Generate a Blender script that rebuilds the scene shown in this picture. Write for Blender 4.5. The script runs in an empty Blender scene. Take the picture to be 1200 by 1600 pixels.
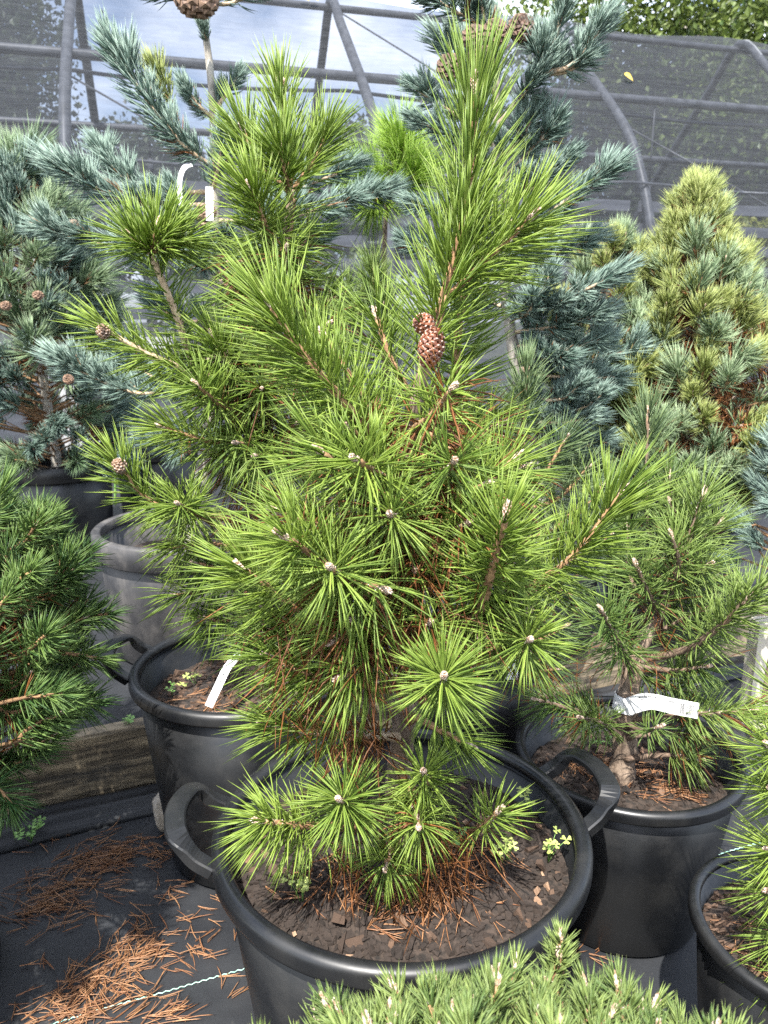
import bpy, math, random
import numpy as np
from mathutils import Vector, Matrix, noise

random.seed(7)
RNG = np.random.default_rng(7)
R = math.radians
scene = bpy.context.scene
COL = scene.collection

# ------------------------------------------------------------------ camera
H, PITCH, F = 1.28, R(14.0), 1202.0
CP, SP = math.cos(PITCH), math.sin(PITCH)
cd = bpy.data.cameras.new("camera")
cam = bpy.data.objects.new("camera", cd)
COL.objects.link(cam)
cam.location = (0, 0, H)
cam.rotation_euler = (R(90) - PITCH, 0, 0)
cd.sensor_fit = 'HORIZONTAL'
cd.sensor_width = 26.0
cd.lens = 26.0 * F / 1200.0
cd.clip_start = 0.02
cd.clip_end = 2000
cd.dof.use_dof = True
cd.dof.focus_distance = 1.15
cd.dof.aperture_fstop = 9.0
scene.camera = cam

# ------------------------------------------------------------------ light
SUN_EL, SUN_AZ = R(58), R(196)          # azimuth clockwise from +Y
sun_vec = Vector((math.sin(SUN_AZ) * math.cos(SUN_EL), math.cos(SUN_AZ) * math.cos(SUN_EL), math.sin(SUN_EL)))
world = bpy.data.worlds.new("World")
scene.world = world
world.use_nodes = True
wn, wl = world.node_tree.nodes, world.node_tree.links
bg = wn["Background"]
sky = wn.new("ShaderNodeTexSky")
sky.sky_type = 'NISHITA'
sky.sun_disc = False
sky.sun_elevation = SUN_EL
sky.sun_rotation = SUN_AZ
sky.air_density = 1.0
sky.dust_density = 1.5
tc = wn.new("ShaderNodeTexCoord")
cn = wn.new("ShaderNodeTexNoise")
cn.inputs["Scale"].default_value = 2.6
cn.inputs["Detail"].default_value = 7
cn.inputs["Roughness"].default_value = 0.6
cr = wn.new("ShaderNodeValToRGB")
cr.color_ramp.elements[0].position = 0.42
cr.color_ramp.elements[1].position = 0.68
mx = wn.new("ShaderNodeMix")
mx.data_type = 'RGBA'
mx.inputs[7].default_value = (9.5, 9.8, 10.3, 1)
mp = wn.new("ShaderNodeMapping")
mp.inputs["Scale"].default_value = (1, 1, 2.2)
wl.new(tc.outputs["Generated"], mp.inputs[0])
wl.new(mp.outputs[0], cn.inputs["Vector"])
wl.new(cn.outputs[0], cr.inputs[0])
wl.new(cr.outputs[0], mx.inputs[0])
wl.new(sky.outputs[0], mx.inputs[6])
wl.new(mx.outputs[2], bg.inputs["Color"])
bg.inputs["Strength"].default_value = 0.15

sd = bpy.data.lights.new("sun", 'SUN')
sd.energy = 4.9
sd.angle = R(0.53)
sd.color = (1.0, 0.97, 0.91)
sun = bpy.data.objects.new("sun", sd)
COL.objects.link(sun)
sun.location = (-3, -6, 9)
sun.rotation_euler = sun_vec.to_track_quat('Z', 'Y').to_euler()

scene.view_settings.view_transform = 'Standard'
scene.view_settings.look = 'None'
scene.view_settings.gamma = 1.0
scene.view_settings.use_curve_mapping = False
scene.view_settings.exposure = 1.5
scene.cycles.transparent_max_bounces = 24
scene.cycles.use_denoising = False
scene.cycles.max_bounces = 12
scene.cycles.transmission_bounces = 10
scene.cycles.diffuse_bounces = 7


# ------------------------------------------------------------------ helpers
def P(px, py, Y):
    """point that the photograph shows at pixel (px, py), Y metres ahead"""
    u, v = (px - 600) / F, (800 - py) / F
    d = np.array((u, CP + v * SP, -SP + v * CP))
    return d * (Y / d[1]) + np.array((0, 0, H))


def G(px, py, z):
    u, v = (px - 600) / F, (800 - py) / F
    d = np.array((u, CP + v * SP, -SP + v * CP))
    return d * ((z - H) / d[2]) + np.array((0, 0, H))


def unit(a):
    a = np.asarray(a, float)
    return a / (np.linalg.norm(a, axis=-1, keepdims=True) + 1e-12)


def tag(o, label=None, cat=None, group=None, kind=None):
    for k, v in (("label", label), ("category", cat), ("group", group), ("kind", kind)):
        if v:
            o[k] = v
    return o


def link(name, data, parent=None):
    o = bpy.data.objects.new(name, data)
    COL.objects.link(o)
    if parent is not None:
        o.parent = parent
    return o


def thing(name, loc, label, cat, group=None):
    o = link(name, None)
    o.empty_display_size = 0.05
    o.location = loc
    return tag(o, label, cat, group)


class MB:
    """mesh builder: vertices with three attributes (rnd, along, dead), quads, tris, polygons"""
    def __init__(s):
        s.V, s.A, s.Q, s.T, s.n = [], [], [], [], 0
        s.QM, s.TM, s.N, s.NM = [], [], [], []

    def verts(s, v, rnd=0.5, along=0.0, dead=0.0):
        v = np.asarray(v, float).reshape(-1, 3)
        a = np.empty((len(v), 3))
        a[:, 0], a[:, 1], a[:, 2] = rnd, along, dead
        s.V.append(v)
        s.A.append(a)
        i = s.n
        s.n += len(v)
        return i

    def quads(s, q, m=0):
        q = np.asarray(q, int).reshape(-1, 4)
        s.Q.append(q)
        s.QM.append(np.full(len(q), m))

    def tris(s, t, m=0):
        t = np.asarray(t, int).reshape(-1, 3)
        s.T.append(t)
        s.TM.append(np.full(len(t), m))

    def ngon(s, idx, m=0):
        s.N.append([int(i) for i in idx])
        s.NM.append(m)

    def tube(s, pts, rad, k=8, m=0, cap=True, rnd=0.5, rough=0.0, along=None):
        pts = np.asarray(pts, float)
        n = len(pts)
        rad = np.broadcast_to(np.asarray(rad, float), (n,))
        tan = unit(np.gradient(pts, axis=0))
        ref = np.array((0, 0, 1.0)) if abs(tan[0][2]) < 0.9 else np.array((1.0, 0, 0))
        e1 = unit(np.cross(tan[0], ref))
        rings = []
        ang = np.arange(k) * 2 * np.pi / k
        for i in range(n):
            e1 = unit(e1 - tan[i] * np.dot(e1, tan[i]))
            e2 = np.cross(tan[i], e1)
            r = rad[i] * (1 + rough * RNG.normal(size=k))
            rings.append(pts[i] + np.cos(ang)[:, None] * e1 * r[:, None] + np.sin(ang)[:, None] * e2 * r[:, None])
        al = np.repeat(np.linspace(0, 1, n), k) if along is None else along
        b = s.verts(np.concatenate(rings), rnd, al)
        j = np.arange(k)
        for i in range(n - 1):
            s.quads(np.stack([b + i * k + j, b + i * k + (j + 1) % k, b + (i + 1) * k + (j + 1) % k, b + (i + 1) * k + j], 1), m)
        if cap:
            s.ngon(list(b + j[::-1]), m)
            s.ngon(list(b + (n - 1) * k + j), m)

    def needles(s, B, D, L, C, w, K=3, rnd=0.5, dead=0.0, m=0):
        """n tapered three-sided needles: base B, direction D, length L, bend C, half width w"""
        n = len(B)
        if n == 0:
            return
        t = np.linspace(0, 1, K + 1)
        cen = B[:, None, :] + D[:, None, :] * (L[:, None] * t)[:, :, None] + C[:, None, :] * (L[:, None] * t ** 2)[:, :, None]
        tan = D[:, None, :] + 2 * C[:, None, :] * t[None, :, None]
        tan = unit(tan)
        ref = unit(RNG.normal(size=(n, 3)))
        e1 = unit(np.cross(tan, ref[:, None, :]))
        e2 = np.cross(tan, e1)
        prof = np.interp(t, [0, 0.15, 0.7, 0.93, 1], [0.75, 1, 0.95, 0.6, 0])
        w = np.broadcast_to(np.asarray(w, float), (n,))
        rr = w[:, None] * prof[None, :]
        V = np.empty((n, K * 3 + 1, 3))
        for j in range(3):
            a = j * 2 * np.pi / 3
            V[:, j:K * 3:3] = cen[:, :K] + (math.cos(a) * e1[:, :K] + math.sin(a) * e2[:, :K]) * rr[:, :K, None]
        V[:, -1] = cen[:, -1]
        nv = K * 3 + 1
        al = np.concatenate([np.repeat(t[:K], 3), [1.0]])
        rnd = np.broadcast_to(np.asarray(rnd, float), (n,))
        dead = np.broadcast_to(np.asarray(dead, float), (n,))
        b = s.verts(V.reshape(-1, 3), np.repeat(rnd, nv), np.tile(al, n), np.repeat(dead, nv))
        off = b + np.arange(n)[:, None] * nv
        for k in range(K - 1):
            for j in range(3):
                a0, a1 = k * 3 + j, k * 3 + (j + 1) % 3
                s.quads(np.concatenate([off + a0, off + a1, off + a1 + 3, off + a0 + 3], 1), m)
        for j in range(3):
            s.tris(np.concatenate([off + (K - 1) * 3 + j, off + (K - 1) * 3 + (j + 1) % 3, off + nv - 1], 1), m)

    def box(s, lo, hi, m=0, mat=None, rnd=0.5, jit=0.0):
        lo, hi = np.asarray(lo, float), np.asarray(hi, float)
        v = np.array([[(lo, hi)[i][0], (lo, hi)[j][1], (lo, hi)[k][2]] for i in (0, 1) for j in (0, 1) for k in (0, 1)])
        if jit:
            v += RNG.normal(size=v.shape) * jit
        if mat is not None:
            v = v @ np.array(mat.to_3x3()).T + np.array(mat.translation)
        b = s.verts(v, rnd)
        s.quads(b + np.array([[0, 1, 3, 2], [4, 6, 7, 5], [0, 4, 5, 1], [2, 3, 7, 6], [0, 2, 6, 4], [1, 5, 7, 3]]), m)

    def grid(s, fn, nu, nv, m=0, rnd=0.5):
        v = np.array([fn(i / (nu - 1), j / (nv - 1)) for i in range(nu) for j in range(nv)])
        b = s.verts(v, rnd)
        i, j = np.meshgrid(np.arange(nu - 1), np.arange(nv - 1), indexing='ij')
        a = (b + i * nv + j).ravel()
        s.quads(np.stack([a, a + nv, a + nv + 1, a + 1], 1), m)

    def build(s, name, mats, parent=None, smooth=True, origin=None, linked=True):
        V = np.concatenate(s.V)
        if origin is not None:
            V = V - np.asarray(origin, float)
        A = np.concatenate(s.A)
        me = bpy.data.meshes.new(name)
        Q = np.concatenate(s.Q) if s.Q else np.zeros((0, 4), int)
        T = np.concatenate(s.T) if s.T else np.zeros((0, 3), int)
        NL = [i for g in s.N for i in g]
        loops = np.concatenate([Q.ravel(), T.ravel(), np.array(NL, int)]).astype(np.int32)
        sizes = np.concatenate([np.full(len(Q), 4), np.full(len(T), 3), np.array([len(g) for g in s.N], int)]).astype(np.int32)
        starts = np.concatenate([[0], np.cumsum(sizes)[:-1]]).astype(np.int32)
        me.vertices.add(len(V))
        me.vertices.foreach_set("co", V.astype(np.float32).ravel())
        me.loops.add(len(loops))
        me.loops.foreach_set("vertex_index", loops)
        me.polygons.add(len(sizes))
        me.polygons.foreach_set("loop_start", starts)
        me.polygons.foreach_set("loop_total", sizes)
        mi = np.concatenate([np.concatenate(s.QM) if s.QM else [], np.concatenate(s.TM) if s.TM else [], s.NM]).astype(np.int32)
        me.polygons.foreach_set("material_index", mi)
        me.polygons.foreach_set("use_smooth", np.full(len(sizes), bool(smooth)))
        for i, nm in enumerate(("rnd", "along", "dead")):
            at = me.attributes.new(nm, 'FLOAT', 'POINT')
            at.data.foreach_set("value", A[:, i].astype(np.float32))
        for mt in (mats if isinstance(mats, (list, tuple)) else [mats]):
            me.materials.append(mt)
        me.update(calc_edges=True)
        me.validate()
        if not linked:
            return me
        return link(name, me, parent)


def smooth_path(pts, n):
    """Catmull-Rom through pts, n samples evenly spaced"""
    p = np.asarray(pts, float)
    if len(p) == 2:
        return p[0] + (p[1] - p[0]) * np.linspace(0, 1, n)[:, None]
    q = np.concatenate([[2 * p[0] - p[1]], p, [2 * p[-1] - p[-2]]])
    out = []
    for i in range(len(p) - 1):
        a, b, c, d = q[i:i + 4]
        t = np.linspace(0, 1, 12, endpoint=False)[:, None]
        out.append(0.5 * (2 * b + (c - a) * t + (2 * a - 5 * b + 4 * c - d) * t ** 2 + (3 * b - a - 3 * c + d) * t ** 3))
    out = np.concatenate(out + [p[-1:]])
    s = np.concatenate([[0], np.cumsum(np.linalg.norm(np.diff(out, axis=0), axis=1))])
    u = np.linspace(0, s[-1], n)
    return np.stack([np.interp(u, s, out[:, i]) for i in range(3)], 1)


# ------------------------------------------------------------------ materials
def nodes(name):
    m = bpy.data.materials.new(name)
    m.use_nodes = True
    nt = m.node_tree
    return m, nt.nodes, nt.links, nt.nodes["Principled BSDF"]


def mixc(n, l, fac, a, b):
    x = n.new("ShaderNodeMix")
    x.data_type = 'RGBA'
    for sock, val in ((x.inputs[0], fac), (x.inputs[6], a), (x.inputs[7], b)):
        if isinstance(val, bpy.types.NodeSocket):
            l.new(val, sock)
        elif isinstance(val, (tuple, list)):
            sock.default_value = (*val, 1)
        else:
            sock.default_value = val
    return x.outputs[2]


def attr(n, name):
    a = n.new("ShaderNodeAttribute")
    a.attribute_name = name
    return a.outputs["Fac"]


def mapr(n, l, x, a, b, c=0.0, d=1.0):
    r = n.new("ShaderNodeMapRange")
    r.interpolation_type = 'SMOOTHSTEP'
    l.new(x, r.inputs[0])
    r.inputs[1].default_value, r.inputs[2].default_value, r.inputs[3].default_value, r.inputs[4].default_value = a, b, c, d
    return r.outputs[0]


def noise_tex(n, l, scale, detail=4, rough=0.55, coord="Object", stretch=None, dist=0.0):
    t = n.new("ShaderNodeTexCoord")
    x = n.new("ShaderNodeTexNoise")
    x.inputs["Scale"].default_value = scale
    x.inputs["Detail"].default_value = detail
    x.inputs["Roughness"].default_value = rough
    x.inputs["Distortion"].default_value = dist
    if stretch:
        mpn = n.new("ShaderNodeMapping")
        mpn.inputs["Scale"].default_value = stretch
        l.new(t.outputs[coord], mpn.inputs[0])
        l.new(mpn.outputs[0], x.inputs["Vector"])
    else:
        l.new(t.outputs[coord], x.inputs["Vector"])
    return x.outputs["Fac"]


def bump(n, l, bs, h, strength=0.3, dist=0.01):
    b = n.new("ShaderNodeBump")
    b.inputs["Strength"].default_value = strength
    b.inputs["Distance"].default_value = dist
    l.new(h, b.inputs["Height"])
    l.new(b.outputs[0], bs.inputs["Normal"])


def needle_mat(name, dark, light, tip, brown=(0.24, 0.095, 0.03), tipk=0.6, rough=0.48, trans=0.42):
    m, n, l, bs = nodes(name)
    oi = n.new("ShaderNodeObjectInfo")
    ad = n.new("ShaderNodeMath")
    ad.operation = 'MULTIPLY_ADD'
    l.new(oi.outputs["Random"], ad.inputs[0])
    ad.inputs[1].default_value = 0.3
    l.new(attr(n, "rnd"), ad.inputs[2])
    su = n.new("ShaderNodeMath")
    su.operation = 'SUBTRACT'
    l.new(ad.outputs[0], su.inputs[0])
    su.inputs[1].default_value = 0.15
    su.use_clamp = True
    c = mixc(n, l, su.outputs[0], dark, light)
    tf = mapr(n, l, attr(n, "along"), 0.9, 1.0, 0, tipk)
    c = mixc(n, l, tf, c, tip)
    br = mixc(n, l, attr(n, "rnd"), tuple(x * 0.55 for x in brown), tuple(min(1, x * 1.35) for x in brown))
    c = mixc(n, l, attr(n, "dead"), c, br)
    l.new(c, bs.inputs["Base Color"])
    bs.inputs["Roughness"].default_value = rough
    bs.inputs["Specular IOR Level"].default_value = 0.5
    tr = n.new("ShaderNodeBsdfTranslucent")
    l.new(c, tr.inputs["Color"])
    ms = n.new("ShaderNodeMixShader")
    ms.inputs[0].default_value = trans
    l.new(bs.outputs[0], ms.inputs[1])
    l.new(tr.outputs[0], ms.inputs[2])
    l.new(ms.outputs[0], n["Material Output"].inputs["Surface"])
    return m


def plain(name, a, b, scale=20, rough=0.6, bs_=0.3, bd=0.004, spec=0.5, detail=5, stretch=None, coord="Object", lo=0.35, hi=0.65):
    m, n, l, bs = nodes(name)
    f = noise_tex(n, l, scale, detail, stretch=stretch, coord=coord)
    l.new(mixc(n, l, mapr(n, l, f, lo, hi), a, b), bs.inputs["Base Color"])
    bs.inputs["Roughness"].default_value = rough
    bs.inputs["Specular IOR Level"].default_value = spec
    if bs_:
        bump(n, l, bs, f, bs_, bd)
    return m


M_NEEDLE = needle_mat("bright_needles", (0.115, 0.195, 0.026), (0.335, 0.445, 0.08), (0.5, 0.52, 0.21))
M_NEEDLE_MID = needle_mat("mid_green_needles", (0.095, 0.17, 0.037), (0.29, 0.39, 0.10), (0.46, 0.48, 0.2))
M_NEEDLE_COOL = needle_mat("cool_green_needles", (0.085, 0.145, 0.06), (0.24, 0.32, 0.14), (0.38, 0.42, 0.22))
M_NEEDLE_DARK = needle_mat("deep_green_needles", (0.045, 0.115, 0.032), (0.20, 0.30, 0.075), (0.36, 0.42, 0.16))
M_BLUE = needle_mat("blue_needles", (0.048, 0.095, 0.07), (0.25, 0.34, 0.28), (0.38, 0.44, 0.36), tipk=0.4, trans=0.15)
M_BLUEGREEN = needle_mat("blue_green_needles", (0.09, 0.15, 0.07), (0.30, 0.385, 0.215), (0.42, 0.46, 0.26), tipk=0.5, trans=0.15)
M_GOLD = needle_mat("golden_needles", (0.15, 0.2, 0.05), (0.38, 0.42, 0.13), (0.52, 0.48, 0.16), tipk=0.5, trans=0.25)
M_SOFT = needle_mat("soft_lime_needles", (0.18, 0.32, 0.03), (0.36, 0.52, 0.08), (0.5, 0.56, 0.16), trans=0.35)
M_MUGO = needle_mat("short_needles", (0.10, 0.165, 0.045), (0.29, 0.37, 0.11), (0.46, 0.46, 0.22), tipk=0.7)
M_STRAW = needle_mat("fallen_needles", (0.17, 0.07, 0.03), (0.36, 0.19, 0.09), (0.36, 0.2, 0.09), brown=(0.3, 0.125, 0.045), trans=0.05, rough=0.5)


def bark_mat(name, a, b, c, scale=60):
    m, n, l, bs = nodes(name)
    f = noise_tex(n, l, scale, 6, 0.65, stretch=(1, 1, 0.55))
    g = noise_tex(n, l, scale * 0.3, 3)
    x = mixc(n, l, mapr(n, l, f, 0.35, 0.65), a, b)
    x = mixc(n, l, mapr(n, l, g, 0.5, 0.75, 0, 0.7), x, c)
    l.new(x, bs.inputs["Base Color"])
    bs.inputs["Roughness"].default_value = 0.85
    bump(n, l, bs, f, 0.7, 0.006)
    return m


M_BARK = bark_mat("pine_bark", (0.10, 0.07, 0.05), (0.27, 0.2, 0.145), (0.3, 0.19, 0.11))
M_TWIG = bark_mat("twig_bark", (0.16, 0.085, 0.04), (0.36, 0.21, 0.10), (0.42, 0.27, 0.14), 120)
M_TWIG_PALE = bark_mat("pale_twig_bark", (0.3, 0.21, 0.13), (0.52, 0.40, 0.27), (0.55, 0.43, 0.3), 120)
M_BARK_DARK = bark_mat("dark_bark", (0.07, 0.045, 0.03), (0.19, 0.13, 0.09), (0.22, 0.13, 0.075))
M_GREYBARK = bark_mat("grey_bark", (0.2, 0.18, 0.15), (0.38, 0.35, 0.3), (0.4, 0.33, 0.24), 40)
M_SHEATH = plain("needle_sheath", (0.22, 0.17, 0.13), (0.62, 0.57, 0.50), 220, 0.8, 0)
M_BUD = plain("resin_bud", (0.26, 0.15, 0.09), (0.6, 0.49, 0.4), 260, 0.6, 0.5, 0.002)
M_CONE = plain("cone_scale", (0.11, 0.035, 0.018), (0.24, 0.085, 0.04), 90, 0.5, 0.2, 0.002)
M_CONE_TIP = plain("cone_boss", (0.32, 0.24, 0.2), (0.55, 0.46, 0.4), 200, 0.6, 0)
M_CONE_DARK = plain("dark_cone_scale", (0.035, 0.02, 0.014), (0.13, 0.075, 0.05), 90, 0.7, 0.2, 0.002)
M_CONE_DULL = plain("old_cone_scale", (0.10, 0.06, 0.04), (0.26, 0.16, 0.1), 90, 0.7, 0.2, 0.002)


def plastic(name, base, dust, rough=0.42, dustk=0.25):
    m, n, l, bs = nodes(name)
    f = noise_tex(n, l, 9, 6, 0.65)
    g = noise_tex(n, l, 160, 3, 0.6)
    st = noise_tex(n, l, 14, 5, 0.6, stretch=(1, 1, 0.12))
    k = n.new("ShaderNodeMath")
    k.operation = 'MULTIPLY'
    l.new(mapr(n, l, f, 0.35, 0.75, 0.0, dustk), k.inputs[0])
    l.new(mapr(n, l, st, 0.35, 0.7, 0.3, 1.0), k.inputs[1])
    sp = mapr(n, l, g, 0.68, 0.8, 0, dustk * 1.2)
    ad = n.new("ShaderNodeMath")
    ad.operation = 'ADD'
    ad.use_clamp = True
    l.new(k.outputs[0], ad.inputs[0])
    l.new(sp, ad.inputs[1])
    l.new(mixc(n, l, ad.outputs[0], base, dust), bs.inputs["Base Color"])
    l.new(mapr(n, l, f, 0.3, 0.7, rough - 0.06, rough + 0.12), bs.inputs["Roughness"])
    bump(n, l, bs, g, 0.06, 0.001)
    return m


M_PLASTIC = plastic("black_plastic", (0.005, 0.0055, 0.0065), (0.085, 0.08, 0.07), 0.37, 0.15)
M_PLASTIC_GREY = plastic("weathered_plastic", (0.022, 0.022, 0.024), (0.17, 0.155, 0.14), 0.48, 0.6)
M_SOIL = plain("potting_soil", (0.011, 0.008, 0.006), (0.045, 0.031, 0.023), 90, 0.95, 0.8, 0.006)
M_CHIP = None


def chip_mat():
    m, n, l, bs = nodes("bark_chip")
    oi = n.new("ShaderNodeObjectInfo")
    f = noise_tex(n, l, 260, 4, 0.6, stretch=(1, 0.35, 1))
    ra = n.new("ShaderNodeMix")
    ra.data_type = 'FLOAT'
    l.new(oi.outputs["Random"], ra.inputs[2])
    l.new(attr(n, "rnd"), ra.inputs[3])
    ra.inputs[0].default_value = 0.12
    rp = n.new("ShaderNodeValToRGB")
    e = rp.color_ramp.elements
    e[0].color = (0.008, 0.006, 0.005, 1)
    e[1].color = (0.42, 0.27, 0.17, 1)
    for p_, c_ in ((0.3, (0.021, 0.013, 0.0085)), (0.52, (0.058, 0.034, 0.021)), (0.74, (0.12, 0.07, 0.043)), (0.9, (0.23, 0.135, 0.08))):
        e.new(p_).color = (*c_, 1)
    l.new(ra.outputs[0], rp.inputs[0])
    c = mixc(n, l, mapr(n, l, f, 0.3, 0.7, 0, 0.3), rp.outputs[0], (0.05, 0.034, 0.026))
    l.new(c, bs.inputs["Base Color"])
    bs.inputs["Roughness"].default_value = 0.9
    bump(n, l, bs, f, 0.5, 0.002)
    return m


M_CHIP = chip_mat()
M_CLOVER = plain("clover_leaf", (0.24, 0.30, 0.07), (0.38, 0.42, 0.12), 60, 0.6, 0.1, 0.001)
M_WEED = plain("weed_leaf", (0.10, 0.22, 0.04), (0.2, 0.34, 0.09), 60, 0.55, 0.1, 0.001)
M_LEAFBIG = plain("broad_leaf", (0.16, 0.28, 0.09), (0.26, 0.40, 0.15), 20, 0.5, 0.2, 0.002)
M_STONE = plain("stone", (0.2, 0.17, 0.13), (0.36, 0.31, 0.25), 45, 0.9, 0.6, 0.008)
M_TAG = plain("white_tag", (0.78, 0.78, 0.77), (0.84, 0.84, 0.84), 30, 0.45, 0)
M_INK = plain("print_ink", (0.03, 0.03, 0.035), (0.07, 0.07, 0.08), 500, 0.6, 0)
M_YELLOW = plain("yellow_leaf", (0.6, 0.42, 0.05), (0.7, 0.5, 0.09), 60, 0.5, 0)
M_METAL = plain("galvanised_tube", (0.065, 0.068, 0.073), (0.12, 0.124, 0.132), 12, 0.45, 0.05, 0.002)
M_STITCH = plain("stitch_thread", (0.28, 0.52, 0.42), (0.4, 0.62, 0.52), 90, 0.8, 0)


def fabric_mat():
    m, n, l, bs = nodes("woven_weed_mat")
    t = n.new("ShaderNodeTexCoord")
    w1 = n.new("ShaderNodeTexWave")
    w1.bands_direction = 'X'
    w1.inputs["Scale"].default_value = 190
    w1.inputs["Distortion"].default_value = 0.6
    w2 = n.new("ShaderNodeTexWave")
    w2.bands_direction = 'Y'
    w2.inputs["Scale"].default_value = 150
    w2.inputs["Distortion"].default_value = 0.6
    l.new(t.outputs["Object"], w1.inputs[0])
    l.new(t.outputs["Object"], w2.inputs[0])
    mu = n.new("ShaderNodeMath")
    mu.operation = 'MULTIPLY'
    l.new(w1.outputs["Fac"], mu.inputs[0])
    l.new(w2.outputs["Fac"], mu.inputs[1])
    f = noise_tex(n, l, 2.2, 6, 0.6)
    g = noise_tex(n, l, 45, 5, 0.65)
    c = mixc(n, l, mapr(n, l, f, 0.35, 0.7), (0.010, 0.011, 0.0135), (0.024, 0.0255, 0.028))
    c = mixc(n, l, mapr(n, l, g, 0.62, 0.8, 0, 0.5), c, (0.085, 0.075, 0.065))
    l.new(c, bs.inputs["Base Color"])
    l.new(mapr(n, l, f, 0.3, 0.7, 0.46, 0.58), bs.inputs["Roughness"])
    bs.inputs["Specular IOR Level"].default_value = 0.45
    bump(n, l, bs, mu.outputs[0], 0.25, 0.001)
    return m


M_FABRIC = fabric_mat()


def wood_mat():
    m, n, l, bs = nodes("weathered_timber")
    f = noise_tex(n, l, 9, 7, 0.65, stretch=(0.35, 1, 5), dist=0.6)
    g = noise_tex(n, l, 5, 6, 0.7, stretch=(0.6, 1, 2.5))
    c = mixc(n, l, mapr(n, l, f, 0.35, 0.68), (0.05, 0.04, 0.028), (0.32, 0.255, 0.165))
    c = mixc(n, l, mapr(n, l, g, 0.48, 0.66, 0, 0.85), c, (0.035, 0.033, 0.03))
    l.new(c, bs.inputs["Base Color"])
    bs.inputs["Roughness"].default_value = 0.85
    bump(n, l, bs, f, 0.6, 0.008)
    return m


M_WOOD = wood_mat()
M_RAIL = plain("grey_painted_rail", (0.10, 0.105, 0.115), (0.17, 0.175, 0.19), 6, 0.7, 0.2, 0.004, stretch=(0.3, 1, 3))
M_FRAME = plain("pale_door_frame", (0.2, 0.2, 0.21), (0.3, 0.3, 0.3), 8, 0.6, 0.1, 0.003)


def cloth_mat():
    m, n, l, bs = nodes("shade_cloth")
    st = noise_tex(n, l, 26, 6, 0.7, stretch=(0.12, 0.12, 2.2))
    st2 = noise_tex(n, l, 1.6, 5, 0.6)
    df = n.new("ShaderNodeBsdfDiffuse")
    l.new(mixc(n, l, mapr(n, l, st, 0.3, 0.7), (0.04, 0.042, 0.046), (0.07, 0.073, 0.078)), df.inputs["Color"])
    tl = n.new("ShaderNodeBsdfTranslucent")
    tl.inputs["Color"].default_value = (0.16, 0.17, 0.19, 1)
    m0 = n.new("ShaderNodeMixShader")
    m0.inputs[0].default_value = 0.35
    l.new(df.outputs[0], m0.inputs[1])
    l.new(tl.outputs[0], m0.inputs[2])
    tp = n.new("ShaderNodeBsdfTransparent")
    tp.inputs["Color"].default_value = (0.93, 0.95, 1, 1)
    ms = n.new("ShaderNodeMixShader")
    l.new(mapr(n, l, st, 0.25, 0.75, 0.41, 0.53), ms.inputs[0])
    l.new(m0.outputs[0], ms.inputs[2])
    l.new(tp.outputs[0], ms.inputs[1])
    inv = ms
    l.new(inv.outputs[0], n["Material Output"].inputs["Surface"])
    n.remove(bs)
    return m


M_CLOTH = cloth_mat()


def leaf_mat(name, a, b, trans=0.35):
    m, n, l, bs = nodes(name)
    c = mixc(n, l, attr(n, "rnd"), a, b)
    l.new(c, bs.inputs["Base Color"])
    bs.inputs["Roughness"].default_value = 0.45
    tr = n.new("ShaderNodeBsdfTranslucent")
    l.new(c, tr.inputs["Color"])
    ms = n.new("ShaderNodeMixShader")
    ms.inputs[0].default_value = trans
    l.new(bs.outputs[0], ms.inputs[1])
    l.new(tr.outputs[0], ms.inputs[2])
    l.new(ms.outputs[0], n["Material Output"].inputs["Surface"])
    return m


M_LEAF = leaf_mat("tree_leaf", (0.05, 0.09, 0.018), (0.19, 0.24, 0.055))
M_LEAF_DARK = leaf_mat("dark_tree_leaf", (0.022, 0.038, 0.014), (0.07, 0.095, 0.03))
M_LEAF_GOLD = leaf_mat("golden_conifer_leaf", (0.16, 0.2, 0.04), (0.42, 0.42, 0.10))

# ------------------------------------------------------------------ ground
# the terrace edge runs from the left to the right and away
EDGE0, EDGE_S = np.array((-0.57, 1.93)), 0.42
ED = unit(np.array((1.0, EDGE_S)))
EN = np.array((-ED[1], ED[0]))
TERR = 0.19


def edge(t, off=0.0):
    return EDGE0 + ED * t + EN * off


def ground_z(x, y):
    v = Vector((x * 1.3, y * 2.1, 0))
    f = noise.noise(v * 1.6) * 0.007 + noise.noise(v * 5.1) * 0.0028
    w = math.exp(-((y - 1.02 - 0.14 * x) / 0.05) ** 2) * 0.004 + math.exp(-((y - 1.22 - 0.25 * x) / 0.035) ** 2) * 0.006
    return f + w


mb = MB()


def low_fn(u, v):
    x = -2.2 + 4.4 * u
    yy = -0.8 + 4.0 * v
    e = EDGE0[1] + (x - EDGE0[0]) * EDGE_S + 0.06
    y = min(yy, e)
    return (x, y, ground_z(x, y))


mb.grid(low_fn, 130, 120)
fab = mb.build("ground", M_FABRIC)
tag(fab, "black woven weed fabric on the lower ground", kind="structure")
mb = MB()
a, b = edge(-300), edge(300)
c, d = edge(300, -300), edge(-300, -300)
i = mb.verts([(*a, -0.02), (*d, -0.02), (*c, -0.02), (*b, -0.02)])
mb.quads([[i, i + 1, i + 2, i + 3]])
tag(mb.build("ground", M_FABRIC), "wide black ground beyond the fabric", kind="structure")
mb = MB()


def up_fn(u, v):
    p = edge(-7 + 16 * u, 0.05 + 9 * v ** 2)
    return (p[0], p[1], TERR + 0.7 * ground_z(p[0], p[1]))


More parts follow.
